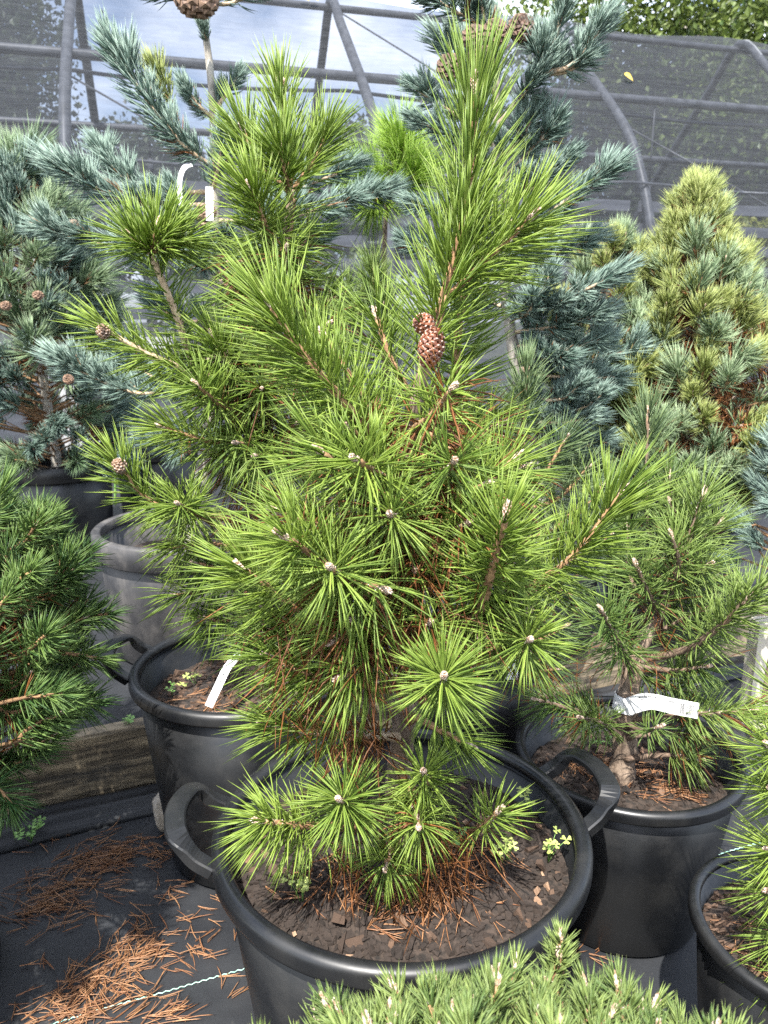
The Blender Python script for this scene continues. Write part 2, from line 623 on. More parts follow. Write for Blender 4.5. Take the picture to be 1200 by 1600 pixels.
mb.grid(up_fn, 110, 60)
tag(mb.build("terrace", M_FABRIC), "raised black fabric terrace behind the timbers", kind="structure")
mb = MB()
a, b, c, d = edge(-300, 0.06), edge(300, 0.06), edge(300, 400), edge(-300, 400)
i = mb.verts([(*a, TERR - 0.03), (*b, TERR - 0.03), (*c, TERR - 0.03), (*d, TERR - 0.03)])
mb.quads([[i, i + 1, i + 2, i + 3]])
tag(mb.build("terrain", plain("far_soil", (0.05, 0.055, 0.04), (0.1, 0.1, 0.07), 1.5, 0.95, 0)), "far ground", kind="structure")

# stitched thread line in the fabric
mb = MB()
for (p0, p1) in (((40, 1612), (420, 1500)), ((1080, 1349), (1230, 1303))):
    A, B = G(*p0, 0.004), G(*p1, 0.004)
    n = int(np.linalg.norm(B - A) / 0.0035)
    t = np.linspace(0, 1, n)
    pts = A + (B - A) * t[:, None]
    side = unit(np.cross(B - A, (0, 0, 1)))
    pts += side * (np.sin(np.arange(n) * 1.57) * 0.0016)[:, None]
    pts[:, 2] = [ground_z(x, y) + 0.0025 for x, y in pts[:, :2]]
    mb.tube(pts, 0.0011, 4, cap=False)
o = mb.build("stitching", M_STITCH, fab)
tag(o, "pale green zigzag thread line")

# timbers of the terrace edge
tim = thing("timber_edging", (*edge(-2.0), 0), "weathered timber edging board of the raised terrace, stained black and mossy", "edging")
org = Vector((*edge(-2.0), 0))
for k, (t0, t1, dz) in enumerate(((-4.4, -1.46, 0.0), (-1.45, 1.62, 0.004), (1.63, 4.6, -0.004))):
    mb = MB()

    def tf(u, v, t0=t0, t1=t1, dz=dz):
        t = t0 + (t1 - t0) * u
        prof = [(0.05, TERR + 0.012 + dz), (0.006, TERR + 0.014 + dz), (0.0, TERR + 0.006 + dz), (-0.002, 0.1), (0.0, -0.01)]
        a = v * (len(prof) - 1)
        q = int(round(a))
        o_, z = prof[q]
        p = edge(t, o_ + 0.003 * noise.noise(Vector((t * 4, z * 20, k))))
        return (p[0], p[1], z + 0.004 * noise.noise(Vector((t * 5, 3 + k, 0))))

    mb.grid(tf, 60, 5)
    for t in (t0, t1):
        i = mb.verts([(*edge(t, 0.0), -0.01), (*edge(t, 0.05), -0.01), (*edge(t, 0.05), TERR + 0.01), (*edge(t, 0.0), TERR + 0.01)])
        mb.quads([[i, i + 1, i + 2, i + 3]])
    mb.build("board", M_WOOD, tim, smooth=False, origin=org)
# folded fabric lying along its foot
mb = MB()


def fold(u, v):
    t = -2.2 + 5.2 * u
    ang = v * math.pi
    r = 0.055 + 0.012 * noise.noise(Vector((t * 3, 0, 0)))
    w = 0.008 * noise.noise(Vector((t * 2.5, v * 7, 2))) + 0.006 * math.sin(v * 22 + 2 * noise.noise(Vector((t * 2, 5, 0))))
    p = edge(t, -0.055 - (r + w) * math.cos(ang) * 1.1 + 0.0)
    return (p[0], p[1], ground_z(*p) - 0.004 + (r * 0.8 + w) * math.sin(ang))


mb.grid(fold, 130, 26)
tag(mb.build("fabric_fold", M_FABRIC), "wrinkled roll of black fabric along the foot of the timber", "fabric roll")

# ------------------------------------------------------------------ pots
CHIPS = []
for k in range(10):
    mb = MB()
    q = random.choice((5, 6, 7))
    an = np.sort(RNG.uniform(0, 2 * np.pi, q))
    rx, ry = RNG.uniform(0.7, 1.2), RNG.uniform(0.45, 0.9)
    top = np.stack([np.cos(an) * rx, np.sin(an) * ry, 0.5 + 0.2 * RNG.normal(size=q)], 1)
    bot = top * (1.1, 1.1, 0) + np.array((0, 0, -0.5))
    i = mb.verts(np.concatenate([top, bot]), RNG.uniform())
    mb.ngon(list(range(i, i + q)))
    mb.ngon(list(range(i + 2 * q - 1, i + q - 1, -1)))
    j = np.arange(q)
    mb.quads(np.stack([i + j, i + q + j, i + q + (j + 1) % q, i + (j + 1) % q], 1))
    CHIPS.append(mb.build("bark_chip", M_CHIP, smooth=False, linked=False))


def lathe(mb, prof, k=96, m=0):
    prof = np.asarray(prof, float)
    an = np.arange(k) * 2 * np.pi / k
    n = len(prof)
    V = np.stack([np.outer(prof[:, 0], np.cos(an)), np.outer(prof[:, 0], np.sin(an)), np.repeat(prof[:, 1][:, None], k, 1)], 2)
    b = mb.verts(V.reshape(-1, 3))
    j = np.arange(k)
    for i in range(n - 1):
        mb.quads(np.stack([b + i * k + j, b + i * k + (j + 1) % k, b + (i + 1) * k + (j + 1) % k, b + (i + 1) * k + j], 1), m)


def pot(label, cx, cy, z0, h, r, rb, soil=0.07, handles=(), chips=0, bits=0, mat=None, rim="roll", rr=0.012, soil_r=None):
    mat = mat or M_PLASTIC
    root = thing("plant_pot", (cx, cy, z0), label, "pot", "black plastic nursery pots")
    ri = r - rr                      # centre line of the rim
    mb = MB()
    wt = 0.006
    rt = ri - 0.003
    if rim == "band":
        rt = r - 0.018
    prof = [(0.001, 0.001), (rb - 0.012, 0.001), (rb, 0.012), (rb + (rt - rb) * 0.5, h * 0.5), (rt, h - 0.015),
            (rt - wt, h - 0.014), (rb + (rt - rb) * 0.5 - wt, h * 0.5), (rb - wt, 0.02)]
    lathe(mb, prof)
    mb.build("wall", mat, root)
    mb = MB()
    if rim == "roll":
        prof = [(ri + rr * math.cos(a), h - rr + rr * 0.95 * math.sin(a)) for a in np.linspace(math.pi * 1.05, -0.15, 15)]
        prof += [(r + 0.0005, h - rr * 1.9), (r - 0.001, h - rr * 2.3), (r - 0.004, h - rr * 2.35), (rt + 0.001, h - rr * 2.2), (ri - rr, h - rr * 1.6)]
    else:
        bd = 0.075
        prof = [(rt - 0.012, h - 0.03), (rt - 0.012, h - 0.004), (rt - 0.008, h), (r - 0.006, h), (r, h - 0.006), (r, h - bd + 0.004), (r - 0.003, h - bd), (rt + 0.0, h - bd)]
    lathe(mb, prof, 128)
    mb.build("rim", mat, root)
    for hx in handles:
        handle(root, hx, h, r, mat)
    sr = soil_r or (rb + (rt - rb) * (1 - soil / h) - wt - 0.001)
    zs = h - soil

    def sz(x, y):
        d_ = math.hypot(x, y) / sr
        return zs + 0.02 * (1 - d_ ** 2) + 0.006 * noise.noise(Vector((x * 30 + cx * 9, y * 30, 0)))

    mb = MB()
    nr, na = 22, 64
    V = [(0, 0, sz(0, 0))]
    for i in range(1, nr + 1):
        for j in range(na):
            q = sr * i / nr
            x, y = q * math.cos(j * 2 * math.pi / na), q * math.sin(j * 2 * math.pi / na)
            V.append((x, y, sz(x, y)))
    b = mb.verts(V)
    j = np.arange(na)
    mb.tris(np.stack([np.zeros(na, int), 1 + j, 1 + (j + 1) % na], 1) + b)
    for i in range(nr - 1):
        mb.quads(np.stack([1 + i * na + j, 1 + (i + 1) * na + j, 1 + (i + 1) * na + (j + 1) % na, 1 + i * na + (j + 1) % na], 1) + b)
    so = mb.build("potting_soil", M_SOIL, root)
    for k in range(chips):
        q = sr * math.sqrt(random.random()) * 0.96
        an = random.uniform(0, 2 * math.pi)
        x, y = q * math.cos(an), q * math.sin(an)
        o = link("bark_chip", random.choice(CHIPS), so)
        s_ = random.uniform(0.0045, 0.0108) * (1.5 if random.random() < 0.12 else 1)
        o.location = (x, y, sz(x, y) + s_ * random.uniform(0.0, 0.6))
        o.rotation_euler = (random.gauss(0, 0.5), random.gauss(0, 0.5), random.uniform(0, 6.28))
        o.scale = (s_ * random.uniform(0.8, 1.5), s_, s_ * random.uniform(0.5, 1.1))
    if bits:
        mb = MB()
        for k in range(bits):
            q = sr * math.sqrt(random.random()) * 0.98
            an = random.uniform(0, 2 * math.pi)
            x, y = q * math.cos(an), q * math.sin(an)
            s_ = random.uniform(0.0014, 0.0048)
            mt = Matrix.Translation((x, y, sz(x, y) + s_ * 0.3)) @ Matrix.Rotation(random.uniform(0, 6.28), 4, 'Z') @ Matrix.Rotation(random.gauss(0, 0.5), 4, 'X')
            mb.box((-s_ * random.uniform(0.8, 2.2), -s_, -s_ * 0.6), (s_ * random.uniform(0.8, 2.2), s_, s_ * 0.6), 0, mt, random.random() ** 0.7, s_ * 0.25)
        tag(mb.build("bark_crumbs", M_CHIP, so, smooth=False), kind="stuff")
    return root, so, sz, sr


def handle(root, ang, h, r, mat):
    """strap handle: two brackets rise from the rim to a flat outer grip"""
    ca, sa = math.cos(ang), math.sin(ang)
    er, et = np.array((ca, sa, 0)), np.array((-sa, ca, 0))
    W = 0.066
    zt = h + 0.028
    path = [er * (r - 0.012) - et * (W + 0.012) + (0, 0, h - 0.02), er * (r + 0.014) - et * (W + 0.008) + (0, 0, h - 0.004),
            er * (r + 0.034) - et * (W + 0.001) + (0, 0, zt - 0.008), er * (r + 0.044) - et * (W - 0.012) + (0, 0, zt)]
    n = 7
    for k in range(1, n):
        v = -1 + 2 * k / n
        path.append(er * (r + 0.044 + 0.010 * (1 - v * v)) + et * (W - 0.012) * v + (0, 0, zt + 0.004 * (1 - v * v)))
    path += [er * (r + 0.044) + et * (W - 0.012) + (0, 0, zt), er * (r + 0.034) + et * (W + 0.001) + (0, 0, zt - 0.008),
             er * (r + 0.014) + et * (W + 0.008) + (0, 0, h - 0.004), er * (r - 0.012) + et * (W + 0.012) + (0, 0, h - 0.02)]
    path = np.array(path)
    pts = smooth_path(path, 46)
    tan = unit(np.gradient(pts, axis=0))
    mb = MB()
    s = np.linspace(0, 1, len(pts))
    grip = np.clip((0.32 - np.abs(s - 0.5)) / 0.08, 0, 1)
    rings = []
    for i in range(len(pts)):
        g = grip[i]
        up = unit(np.array((0, 0, 1.0)) - tan[i] * tan[i][2])
        out = np.cross(tan[i], up)
        w, t_ = 0.0125 + 0.004 * g, 0.010 - 0.004 * g
        c_ = 0.0025
        pr = [(-w, -t_ + c_), (-w, t_ - c_), (-w + c_, t_), (w - c_, t_), (w, t_ - c_), (w, -t_ + c_), (w - c_, -t_), (-w + c_, -t_)]
        rings.append([pts[i] + out * a + up * b for a, b in pr])
    b = mb.verts(np.array(rings).reshape(-1, 3))
    j = np.arange(8)
    for i in range(len(pts) - 1):
        mb.quads(np.stack([b + i * 8 + j, b + i * 8 + (j + 1) % 8, b + (i + 1) * 8 + (j + 1) % 8, b + (i + 1) * 8 + j], 1))
    o = mb.build("handle", mat, root, smooth=True)
    for p in o.data.polygons:
        p.use_smooth = False
    return o


def azim(p, cx, cy):
    return math.atan2(p[1] - cy, p[0] - cx)


P1 = (0.027, 1.08)
hr = azim((G(965, 1245, 0.53) + G(905, 1165, 0.53)) / 2, *P1)
hl = azim((G(287, 1305, 0.53) + G(300, 1228, 0.53)) / 2, *P1)
pot1, soil1, sz1, sr1 = pot("large black tub with two strap handles holding the central bright green pine", *P1, 0, 0.5, 0.30, 0.225, 0.075, (hl, hr), chips=290, bits=3400, rr=0.0135)
P2 = (-0.335, 1.70)
hl2 = azim(G(205, 1010, 0.52), *P2)
pot2, soil2, sz2, sr2 = pot("black tub with handles behind left of the central tub, white stake in its soil", *P2, 0, 0.49, 0.265, 0.2, 0.09, (hl2, hl2 + math.pi), chips=110, bits=700, rr=0.013)
P3 = (-0.66, 2.52)
pot3, soil3, sz3, sr3 = pot("big grey weathered pot with a deep rim band standing on the terrace", *P3, TERR, 0.42, 0.315, 0.27, 0.12, mat=M_PLASTIC_GREY, rim="band", chips=20)
P4 = (0.235, 1.84)
pot4, soil4, sz4, sr4 = pot("black pot half hidden behind the central tub, brown needles on its soil", *P4, 0, 0.5, 0.19, 0.15, 0.05, chips=40, bits=200)
P5 = (0.525, 1.485)
pot5, soil5, sz5, sr5 = pot("black round pot holding the small tagged pine right of the central tub", *P5, 0, 0.39, 0.24, 0.175, 0.085, chips=130, bits=900, rr=0.0115)
P6 = (0.655, 0.985)
pot6, soil6, sz6, sr6 = pot("black pot cut off by the right edge at the lower corner", *P6, 0, 0.39, 0.178, 0.13, 0.05, chips=60, bits=500, rr=0.009)
P7 = (-0.985, 1.25)
pot7, soil7, sz7, sr7 = pot("black pot cut off by the left edge under the dark green shrub pine", *P7, 0, 0.43, 0.24, 0.205, 0.06, chips=10, rr=0.011)
P8 = (-1.56, 3.62)
pot8, soil8, sz8, sr8 = pot("black pot with a deep rim band under the tall blue pine at the left edge", *P8, TERR, 0.45, 0.26, 0.225, 0.1, rim="band")
P9 = (1.02, 2.62)
pot9, soil9, sz9, sr9 = pot("black pot under the golden green conical pine at right", *P9, TERR, 0.42, 0.25, 0.2, 0.05, chips=30, bits=200)
P10 = (-1.22, 4.1)
pot10, soil10, sz10, sr10 = pot("black pot farthest back at left, beside the door frame", *P10, TERR, 0.46, 0.24, 0.2, 0.1, rim="band")
P11 = (0.115, 0.40)
pot11, soil11, sz11, sr11 = pot("pot under the low short needled pine in the foreground", *P11, 0, 0.36, 0.17, 0.14, 0.05)
P12 = (0.55, 2.5)
pot12, soil12, sz12, sr12 = pot("pot under the blue pine with cones, hidden behind the central pine", *P12, TERR, 0.42, 0.2, 0.16, 0.06)

# ------------------------------------------------------------------ pines
def shoot_needles(mb, path, n, L, a0, a1, t0=0.0, droop=0.1, dead=0.0, per=2, w=0.001, K=3, fwd=0.2, bias=0.85, base_dead=0.0, rbias=0.5):
    """needles in fascicles round the shoot from t0 to its tip; returns base points and directions of the fascicles"""
    m = len(path)
    u = RNG.uniform(0, 1, n)
    u = np.sort(1 - (1 - u) ** (1 / bias))
    t = t0 + (1 - t0) * u
    f = t * (m - 1)
    i0 = np.minimum(f.astype(int), m - 2)
    fr = (f - i0)[:, None]
    B = path[i0] * (1 - fr) + path[i0 + 1] * fr
    tan = unit(np.gradient(path, axis=0))
    T = unit(tan[i0] * (1 - fr) + tan[i0 + 1] * fr)
    ref = np.where(np.abs(T[:, 2:3]) < 0.9, np.array([[0, 0, 1.0]]), np.array([[1.0, 0, 0]]))
    e1 = unit(np.cross(T, ref))
    e2 = np.cross(T, e1)
    az = np.arange(n) * 2.39996 + RNG.normal(size=n) * 0.35
    Rr = np.cos(az)[:, None] * e1 + np.sin(az)[:, None] * e2
    ang = np.radians(a0 + (a1 - a0) * u + RNG.normal(size=n) * 7)
    tipz = u > 0.93
    ang = np.where(tipz, ang * RNG.uniform(0.25, 1.0, n), ang)
    D = unit(np.cos(ang)[:, None] * T + np.sin(ang)[:, None] * Rr)
    isdead = (RNG.uniform(size=n) < dead + base_dead * np.clip(1 - u * 2.2, 0, 1)).astype(float)
    for k in range(per):
        Dk = unit(D + RNG.normal(size=(n, 3)) * 0.055)
        Lk = L * np.where(RNG.uniform(size=n) < 0.1, RNG.uniform(0.45, 0.8, n), RNG.uniform(0.82, 1.1, n)) * np.where(u > 0.95, 0.9, 1)
        dr = droop * RNG.uniform(0.3, 1.4, n) * (1 + 1.2 * isdead)
        C = T * fwd * RNG.uniform(0.5, 1.4, n)[:, None] + np.array((0, 0, -1.0)) * dr[:, None] + RNG.normal(size=(n, 3)) * 0.06
        mb.needles(B, Dk, Lk, C, w * RNG.uniform(0.85, 1.15, n), K, np.clip(RNG.normal(rbias, 0.24, n), 0, 1), isdead)
    return B, D, u


def sheaths(mb, B, D, m, ln=0.007, w=0.0016):
    mb.needles(B, D, np.full(len(B), ln) * RNG.uniform(0.5, 1.3, len(B)), np.zeros_like(B), w, 2, RNG.uniform(size=len(B)), 0, m)


def bud_mesh(mb, base, axis, length=0.018, rad=0.0045):
    axis = unit(axis)
    n = 46
    t = np.linspace(0.02, 0.98, n)
    az = np.arange(n) * 2.4
    ref = np.array((0, 0, 1.0)) if abs(axis[2]) < 0.9 else np.array((1.0, 0, 0))
    e1 = unit(np.cross(axis, ref))
    e2 = np.cross(axis, e1)
    rr = rad * np.sin(np.pi * (0.12 + 0.86 * t)) ** 0.7
    Rr = np.cos(az)[:, None] * e1 + np.sin(az)[:, None] * e2
    B = base + axis * (t * length)[:, None] + Rr * (rr * 0.6)[:, None]
    D = unit(axis + Rr * 0.35)
    mb.needles(B, D, np.full(n, length * 0.3), np.zeros_like(B), rad * 0.45, 2, RNG.uniform(size=n))
    q = np.linspace(0, 1, 6)
    mb.tube(base + axis * (q * length)[:, None], rad * np.array([0.5, 0.85, 0.95, 0.8, 0.5, 0.1]), 7)


def cone_obj(name, parent, pos, axis, length, rad, mats, n=70, origin=None, open_=0.5):
    axis = unit(axis)
    mb = MB()
    ref = np.array((0, 0, 1.0)) if abs(axis[2]) < 0.9 else np.array((1.0, 0, 0))
    e1 = unit(np.cross(axis, ref))
    e2 = np.cross(axis, e1)
    q = np.linspace(0, 1, 8)
    prof = lambda t: rad * np.sin(np.pi * np.clip(0.14 + 0.8 * t, 0, 1)) ** 0.75
    mb.tube(pos + axis * (q * length)[:, None], prof(q) * 0.62, 9)
    for k in range(n):
        t = (k + 0.5) / n
        az = k * 2.39996
        Rr = math.cos(az) * e1 + math.sin(az) * e2
        Tt = np.cross(axis, Rr)
        r_ = prof(t)
        c_ = pos + axis * (t * length) + Rr * r_ * 0.55
        out = unit(Rr * (0.75 + 0.4 * open_) + axis * (0.75 - 0.5 * open_))
        nrm = unit(np.cross(Tt, out))
        w = r_ * 0.36
        ln = r_ * (0.5 + 0.35 * open_)
        th = r_ * 0.13
        p0 = [c_ - Tt * w * 0.5 - nrm * th, c_ + Tt * w * 0.5 - nrm * th, c_ + Tt * w * 0.5 + nrm * th, c_ - Tt * w * 0.5 + nrm * th]
        cc = c_ + out * ln
        p1 = [cc - Tt * w - nrm * th * 1.6, cc + Tt * w - nrm * th * 1.6, cc + Tt * w + nrm * th * 1.6, cc - Tt * w + nrm * th * 1.6]
        tip = cc + out * r_ * 0.2
        p2 = [cc + (p - cc) * 0.33 + out * r_ * 0.1 for p in p1]
        i = mb.verts(p0 + p1 + p2 + [tip], RNG.uniform())
        for j in range(4):
            j2 = (j + 1) % 4
            mb.quads([[i + j, i + j2, i + 4 + j2, i + 4 + j], [i + 4 + j, i + 4 + j2, i + 8 + j2, i + 8 + j]], 0)
            mb.tris([[i + 8 + j, i + 8 + j2, i + 12]], 1)
    return mb.build(name, mats, parent, smooth=False, origin=origin)


class Tree:
    def __init__(s, name, label, base, trunk_pts, radii, needle, bark=None, twig=None, w=0.001, L=0.1, K=3, lk=1.0, group=None, cat="pine"):
        s.base = np.array(base, float)
        s.root = thing(name, s.base, label, cat, group)
        s.needle, s.bark, s.twig = needle, bark or M_BARK, twig or M_TWIG
        s.w, s.L, s.K = w, L, K
        s.lk = lk
        s.tp = smooth_path(trunk_pts, 90)
        rad = np.interp(np.linspace(0, 1, 90), np.linspace(0, 1, len(radii)), radii)
        rad = rad * (1 + 0.06 * np.sin(np.linspace(0, 40, 90)) + 0.03 * RNG.normal(size=90))
        mb = MB()
        mb.tube(s.tp, rad, 14, rough=0.035)
        mb.build("trunk", s.bark, s.root, origin=s.base)
        s.rad = rad

    def attach(s, p, drop):
        """a point on the trunk a little below p"""
        z = p[2] - drop
        i = int(np.argmin(np.abs(s.tp[:, 2] - z)))
        return s.tp[i]

    def branch(s, pts, n=100, L=None, a=(72, 42), t0=None, dead=0.0, bdead=0.0, droop=0.1, bud=1, r=(0.0065, 0.0035), att=True, per=2,
               fwd=0.2, sheath=True, mat=None, twig=None, bias=0.85, wk=1.0, rb=0.5, world=False, budl=0.02):
        w = [np.asarray(q, float) for q in pts] if world else [P(*q) for q in pts]
        L = (L or s.L) * s.lk
        core = smooth_path(w, 24)
        full, frac = core, 0.0
        if att:
            b = w[0]
            d = np.linalg.norm((b - s.tp[np.argmin(np.abs(s.tp[:, 2] - b[2]))])[:2])
            at = s.attach(b, 0.25 * d + 0.01)
            mid = at * 0.45 + b * 0.55 + np.array((0, 0, -0.12 * d))
            full = smooth_path([at, mid] + w, 40)
            l1 = np.linalg.norm(np.diff(full, axis=0), axis=1).sum()
            l2 = np.linalg.norm(np.diff(core, axis=0), axis=1).sum()
            frac = max(0.0, 1 - l2 / l1)
        t0 = frac + (1 - frac) * t0 if t0 is not None else frac
        nm = MB()
        B, D, u = shoot_needles(nm, full, n, L, a[0], a[1], t0, droop, dead, per, s.w * wk, s.K, fwd, bias, bdead, rb)
        sm = MB()
        tt = np.linspace(0, 1, len(full))
        rad = np.interp(tt, [0, max(frac, 0.01), 1], [r[0] * (1.35 if frac > 0.05 else 1), r[0], r[1]])
        sm.tube(full, rad, 9, 0, rough=0.07)
        if sheath:
            sheaths(sm, B, D, 1)
        bo = sm.build("branch", [twig or s.twig, M_SHEATH], s.root, origin=s.base)
        no = nm.build("needles", mat or s.needle, bo, origin=s.base)
        tag(no, kind="stuff")
        if bud:
            tipd = unit(full[-1] - full[-3])
            for k in range(bud):
                bm_ = MB()
                dd = unit(tipd + (RNG.normal(size=3) * 0.35 if k else 0))
                bud_mesh(bm_, full[-1] - dd * 0.002, dd, budl * (1 if k == 0 else 0.7), 0.0042 * (1 if k == 0 else 0.8))
                bm_.build("bud", M_BUD, bo, origin=s.base)
        return bo

    def dead_tuft(s, px, py, Y, n=60, spread=0.05, L=0.085, down=0.7):
        c = P(px, py, Y)
        B = c + RNG.normal(size=(n, 3)) * spread * 0.45
        D = unit(RNG.normal(size=(n, 3)) * 0.55 + np.array((0, 0, -down)))
        nm = MB()
        nm.needles(B, D, L * RNG.uniform(0.7, 1.1, n), RNG.normal(size=(n, 3)) * 0.12 + (0, 0, -0.1), s.w * 0.85, 3, RNG.uniform(size=n), 1.0)
        o = nm.build("dead_needles", s.needle, s.root, origin=s.base)
        tag(o, kind="stuff")

    def filler(s, zr, rfun, count, seed, L=None, dead=0.12, n=70, upb=0.45, mat=None, yflat=1.0, rb=0.4):
        rg = np.random.default_rng(seed)
        for k in range(count):
            z = rg.uniform(*zr)
            i = int(np.argmin(np.abs(s.tp[:, 2] - z)))
            ax = s.tp[i]
            an = k * 2.39996 + rg.normal() * 0.3
            rr = rfun(z) * rg.uniform(0.75, 1.05)
            o = np.array((math.cos(an), math.sin(an) * yflat, 0))
            ln = rg.uniform(0.07, 0.13)
            b = ax + o * max(0.02, rr - ln) + (0, 0, 0.02)
            t = ax + o * rr + (0, 0, ln * upb + rg.normal() * 0.02)
            s.branch([b, (b + t) / 2 + (0, 0, -0.006), t], n=n, L=L or s.L * 0.95, a=(85, 58), dead=dead, bdead=0.45, droop=0.22,
                     bud=1, world=True, r=(0.006, 0.0035), mat=mat, rb=rb)


def star(cx, cy, Y, dx=0.0, dy=25.0, dY=0.09):
    """a short shoot whose tip points at the lens: base lies dx, dy pixels away and dY behind"""
    return [(cx + dx, cy + dy, Y + dY), (cx + dx * 0.5, cy + dy * 0.5, Y + dY * 0.5), (cx, cy, Y)]


# ---- the central pine
YA = 1.09
zs1 = sz1(0, 0) - 0.02
trunkA = [(*P1, zs1)] + [P(*q) for q in ((622, 1240, 1.09), (630, 1140, 1.09), (642, 1000, 1.08), (645, 880, 1.08), (640, 760, 1.07), (638, 690, 1.05))]
A = Tree("pine_tree", "tall bright green pine in the central tub, two small red cones on its leader", (*P1, zs1), trunkA,
         [0.024, 0.021, 0.019, 0.017, 0.014, 0.011, 0.008], M_NEEDLE, w=0.00108, L=0.095, lk=0.93)
# leader in three tiers
b0 = A.branch([(636, 700, 1.05), (650, 620, 1.045), (672, 545, 1.04), (700, 440, 1.035), (728, 335, 1.03)], n=210, L=0.108, a=(66, 36), t0=0.42, r=(0.0085, 0.005), att=False, bud=1)
A.branch([(636, 700, 1.05), (648, 640, 1.045), (664, 570, 1.04)], n=28, L=0.085, a=(100, 80), att=False, bud=0, droop=0.15, r=(0.0088, 0.0084), twig=M_BARK, rb=0.45)
A.branch([(727, 338, 1.03), (738, 240, 1.03), (743, 150, 1.03)], n=124, L=0.108, a=(46, 24), r=(0.005, 0.004), att=False, bud=3, budl=0.026, rb=0.35)
A.branch([(690, 475, 1.035), (740, 425, 1.02), (790, 378, 1.0), (824, 345, 0.99)], n=136, L=0.098, a=(60, 38), t0=0.2, att=False, r=(0.005, 0.0035), bud=2)
A.branch([(706, 690, 1.17), (712, 600, 1.17), (718, 500, 1.16), (735, 430, 1.15)], n=193, L=0.105, a=(88, 58), r=(0.008, 0.005), att=False, bud=1, rb=0.35, droop=0.05)
cone_obj("cone", A.root, P(666, 573, 1.02), P(681, 515, 1.005) - P(666, 573, 1.02), 0.052, 0.0155, [M_CONE, M_CONE_TIP], 80, A.base, 0.15)
cone_obj("cone", A.root, P(678, 515, 1.04), P(646, 497, 1.01) - P(678, 515, 1.04), 0.036, 0.013, [M_CONE, M_CONE_TIP], 64, A.base, 0.15)
# left ascending limb
A.branch([(615, 705, 1.04), (560, 655, 1.0), (505, 590, 0.97), (455, 530, 0.95), (425, 480, 0.94)], n=279, L=0.1, a=(70, 38), t0=0.12, r=(0.007, 0.0042), bud=2)
A.branch([(600, 690, 1.12), (560, 610, 1.12), (510, 530, 1.12)], n=90, L=0.1, a=(75, 50), r=(0.006, 0.004), rb=0.35)
A.branch([(650, 640, 1.14), (610, 560, 1.16), (590, 500, 1.17)], n=102, L=0.1, a=(75, 50), r=(0.006, 0.004), rb=0.35)
# facing tufts of the middle tiers
A.branch([(630, 765, 0.98), (598, 745, 0.93), (560, 720, 0.87)], n=107, a=(82, 52), t0=0.1, r=(0.0055, 0.004), fwd=0.12)
A.branch([(575, 760, 0.97), (540, 735, 0.93), (505, 708, 0.9)], n=79, a=(80, 50), t0=0.1, r=(0.0055, 0.004))
A.branch(star(611, 805, 0.86, 18, 20, 0.1), n=79, a=(92, 66), t0=0.45, fwd=0.05, L=0.082)
A.branch([(560, 925, 0.97), (520, 890, 0.9), (450, 842, 0.84)], n=147, L=0.095, a=(75, 42), t0=0.2, r=(0.006, 0.004), bud=1, budl=0.024)
A.branch(star(518, 888, 0.82, 30, 25, 0.09), n=70, a=(92, 68), t0=0.4, L=0.085, fwd=0.05)
A.branch([(520, 980, 1.0), (450, 940, 0.96), (385, 890, 0.93)], n=159, L=0.095, a=(72, 42), t0=0.15)
A.branch([(500, 895, 0.95), (560, 908, 0.87), (592, 918, 0.84)], n=67, L=0.09, a=(100, 75), droop=0.35, rb=0.35, dead=0.06)
A.branch([(745, 960, 0.95), (766, 900, 0.9), (787, 815, 0.86)], n=170, L=0.092, a=(84, 38), t0=0.05, r=(0.0065, 0.005), bud=1, budl=0.028)
A.branch([(730, 960, 1.05), (845, 905, 1.02), (905, 858, 1.0), (966, 775, 0.99)], n=210, L=0.098, a=(70, 38), t0=0.32, r=(0.006, 0.0038), bud=2)
A.branch(star(826, 1000, 0.88, -22, 12, 0.1), n=80, a=(90, 60), t0=0.4, fwd=0.08, L=0.08)
A.branch(star(693, 1058, 0.80, -8, 30, 0.1), n=136, a=(95, 60), t0=0.35, fwd=0.06, L=0.082)
A.branch([(605, 1020, 0.98), (575, 1040, 0.93), (540, 1055, 0.9)], n=79, L=0.08, a=(70, 45), droop=0.45, t0=0.2, dead=0.05)
A.branch([(560, 1065, 1.02), (490, 1055, 0.97), (430, 1030, 0.95)], n=136, L=0.088, a=(62, 35), t0=0.1, bdead=0.9, droop=0.25)
A.branch([(545, 1010, 1.05), (480, 990, 1.02), (415, 985, 1.0)], n=113, L=0.095, a=(70, 40), t0=0.1, bdead=0.4)
A.branch([(622, 1152, 1.06), (570, 1148, 1.02), (500, 1146, 0.99), (424, 1133, 0.97)], n=165, L=0.078, a=(70, 38), t0=0.12, bdead=1.3, droop=0.2, att=False, r=(0.0075, 0.0035), twig=M_TWIG_PALE)
A.branch(star(533, 1250, 0.86, 40, 22, 0.1), n=118, a=(92, 62), t0=0.4, L=0.086, fwd=0.04)
A.branch([(520, 1290, 0.97), (470, 1290, 0.92), (412, 1283, 0.89)], n=136, L=0.084, a=(82, 45), t0=0.2, droop=0.25, fwd=0.12)
A.branch(star(662, 1207, 0.92, 5, 28, 0.1), n=67, a=(85, 60), t0=0.3, L=0.07)
A.branch(star(655, 1290, 0.89, 4, -22, 0.09), n=73, a=(95, 66), t0=0.2, L=0.07, droop=0.3, rb=0.75, dead=0.05)
A.branch([(735, 1300, 0.98), (755, 1290, 0.95), (776, 1270, 0.93)], n=51, a=(88, 50), L=0.066, t0=0.3, att=False, rb=0.6)
A.branch([(615, 1320, 1.0), (608, 1335, 0.95), (604, 1350, 0.92)], n=67, a=(85, 60), L=0.066, t0=0.2, droop=0.35, rb=0.25)
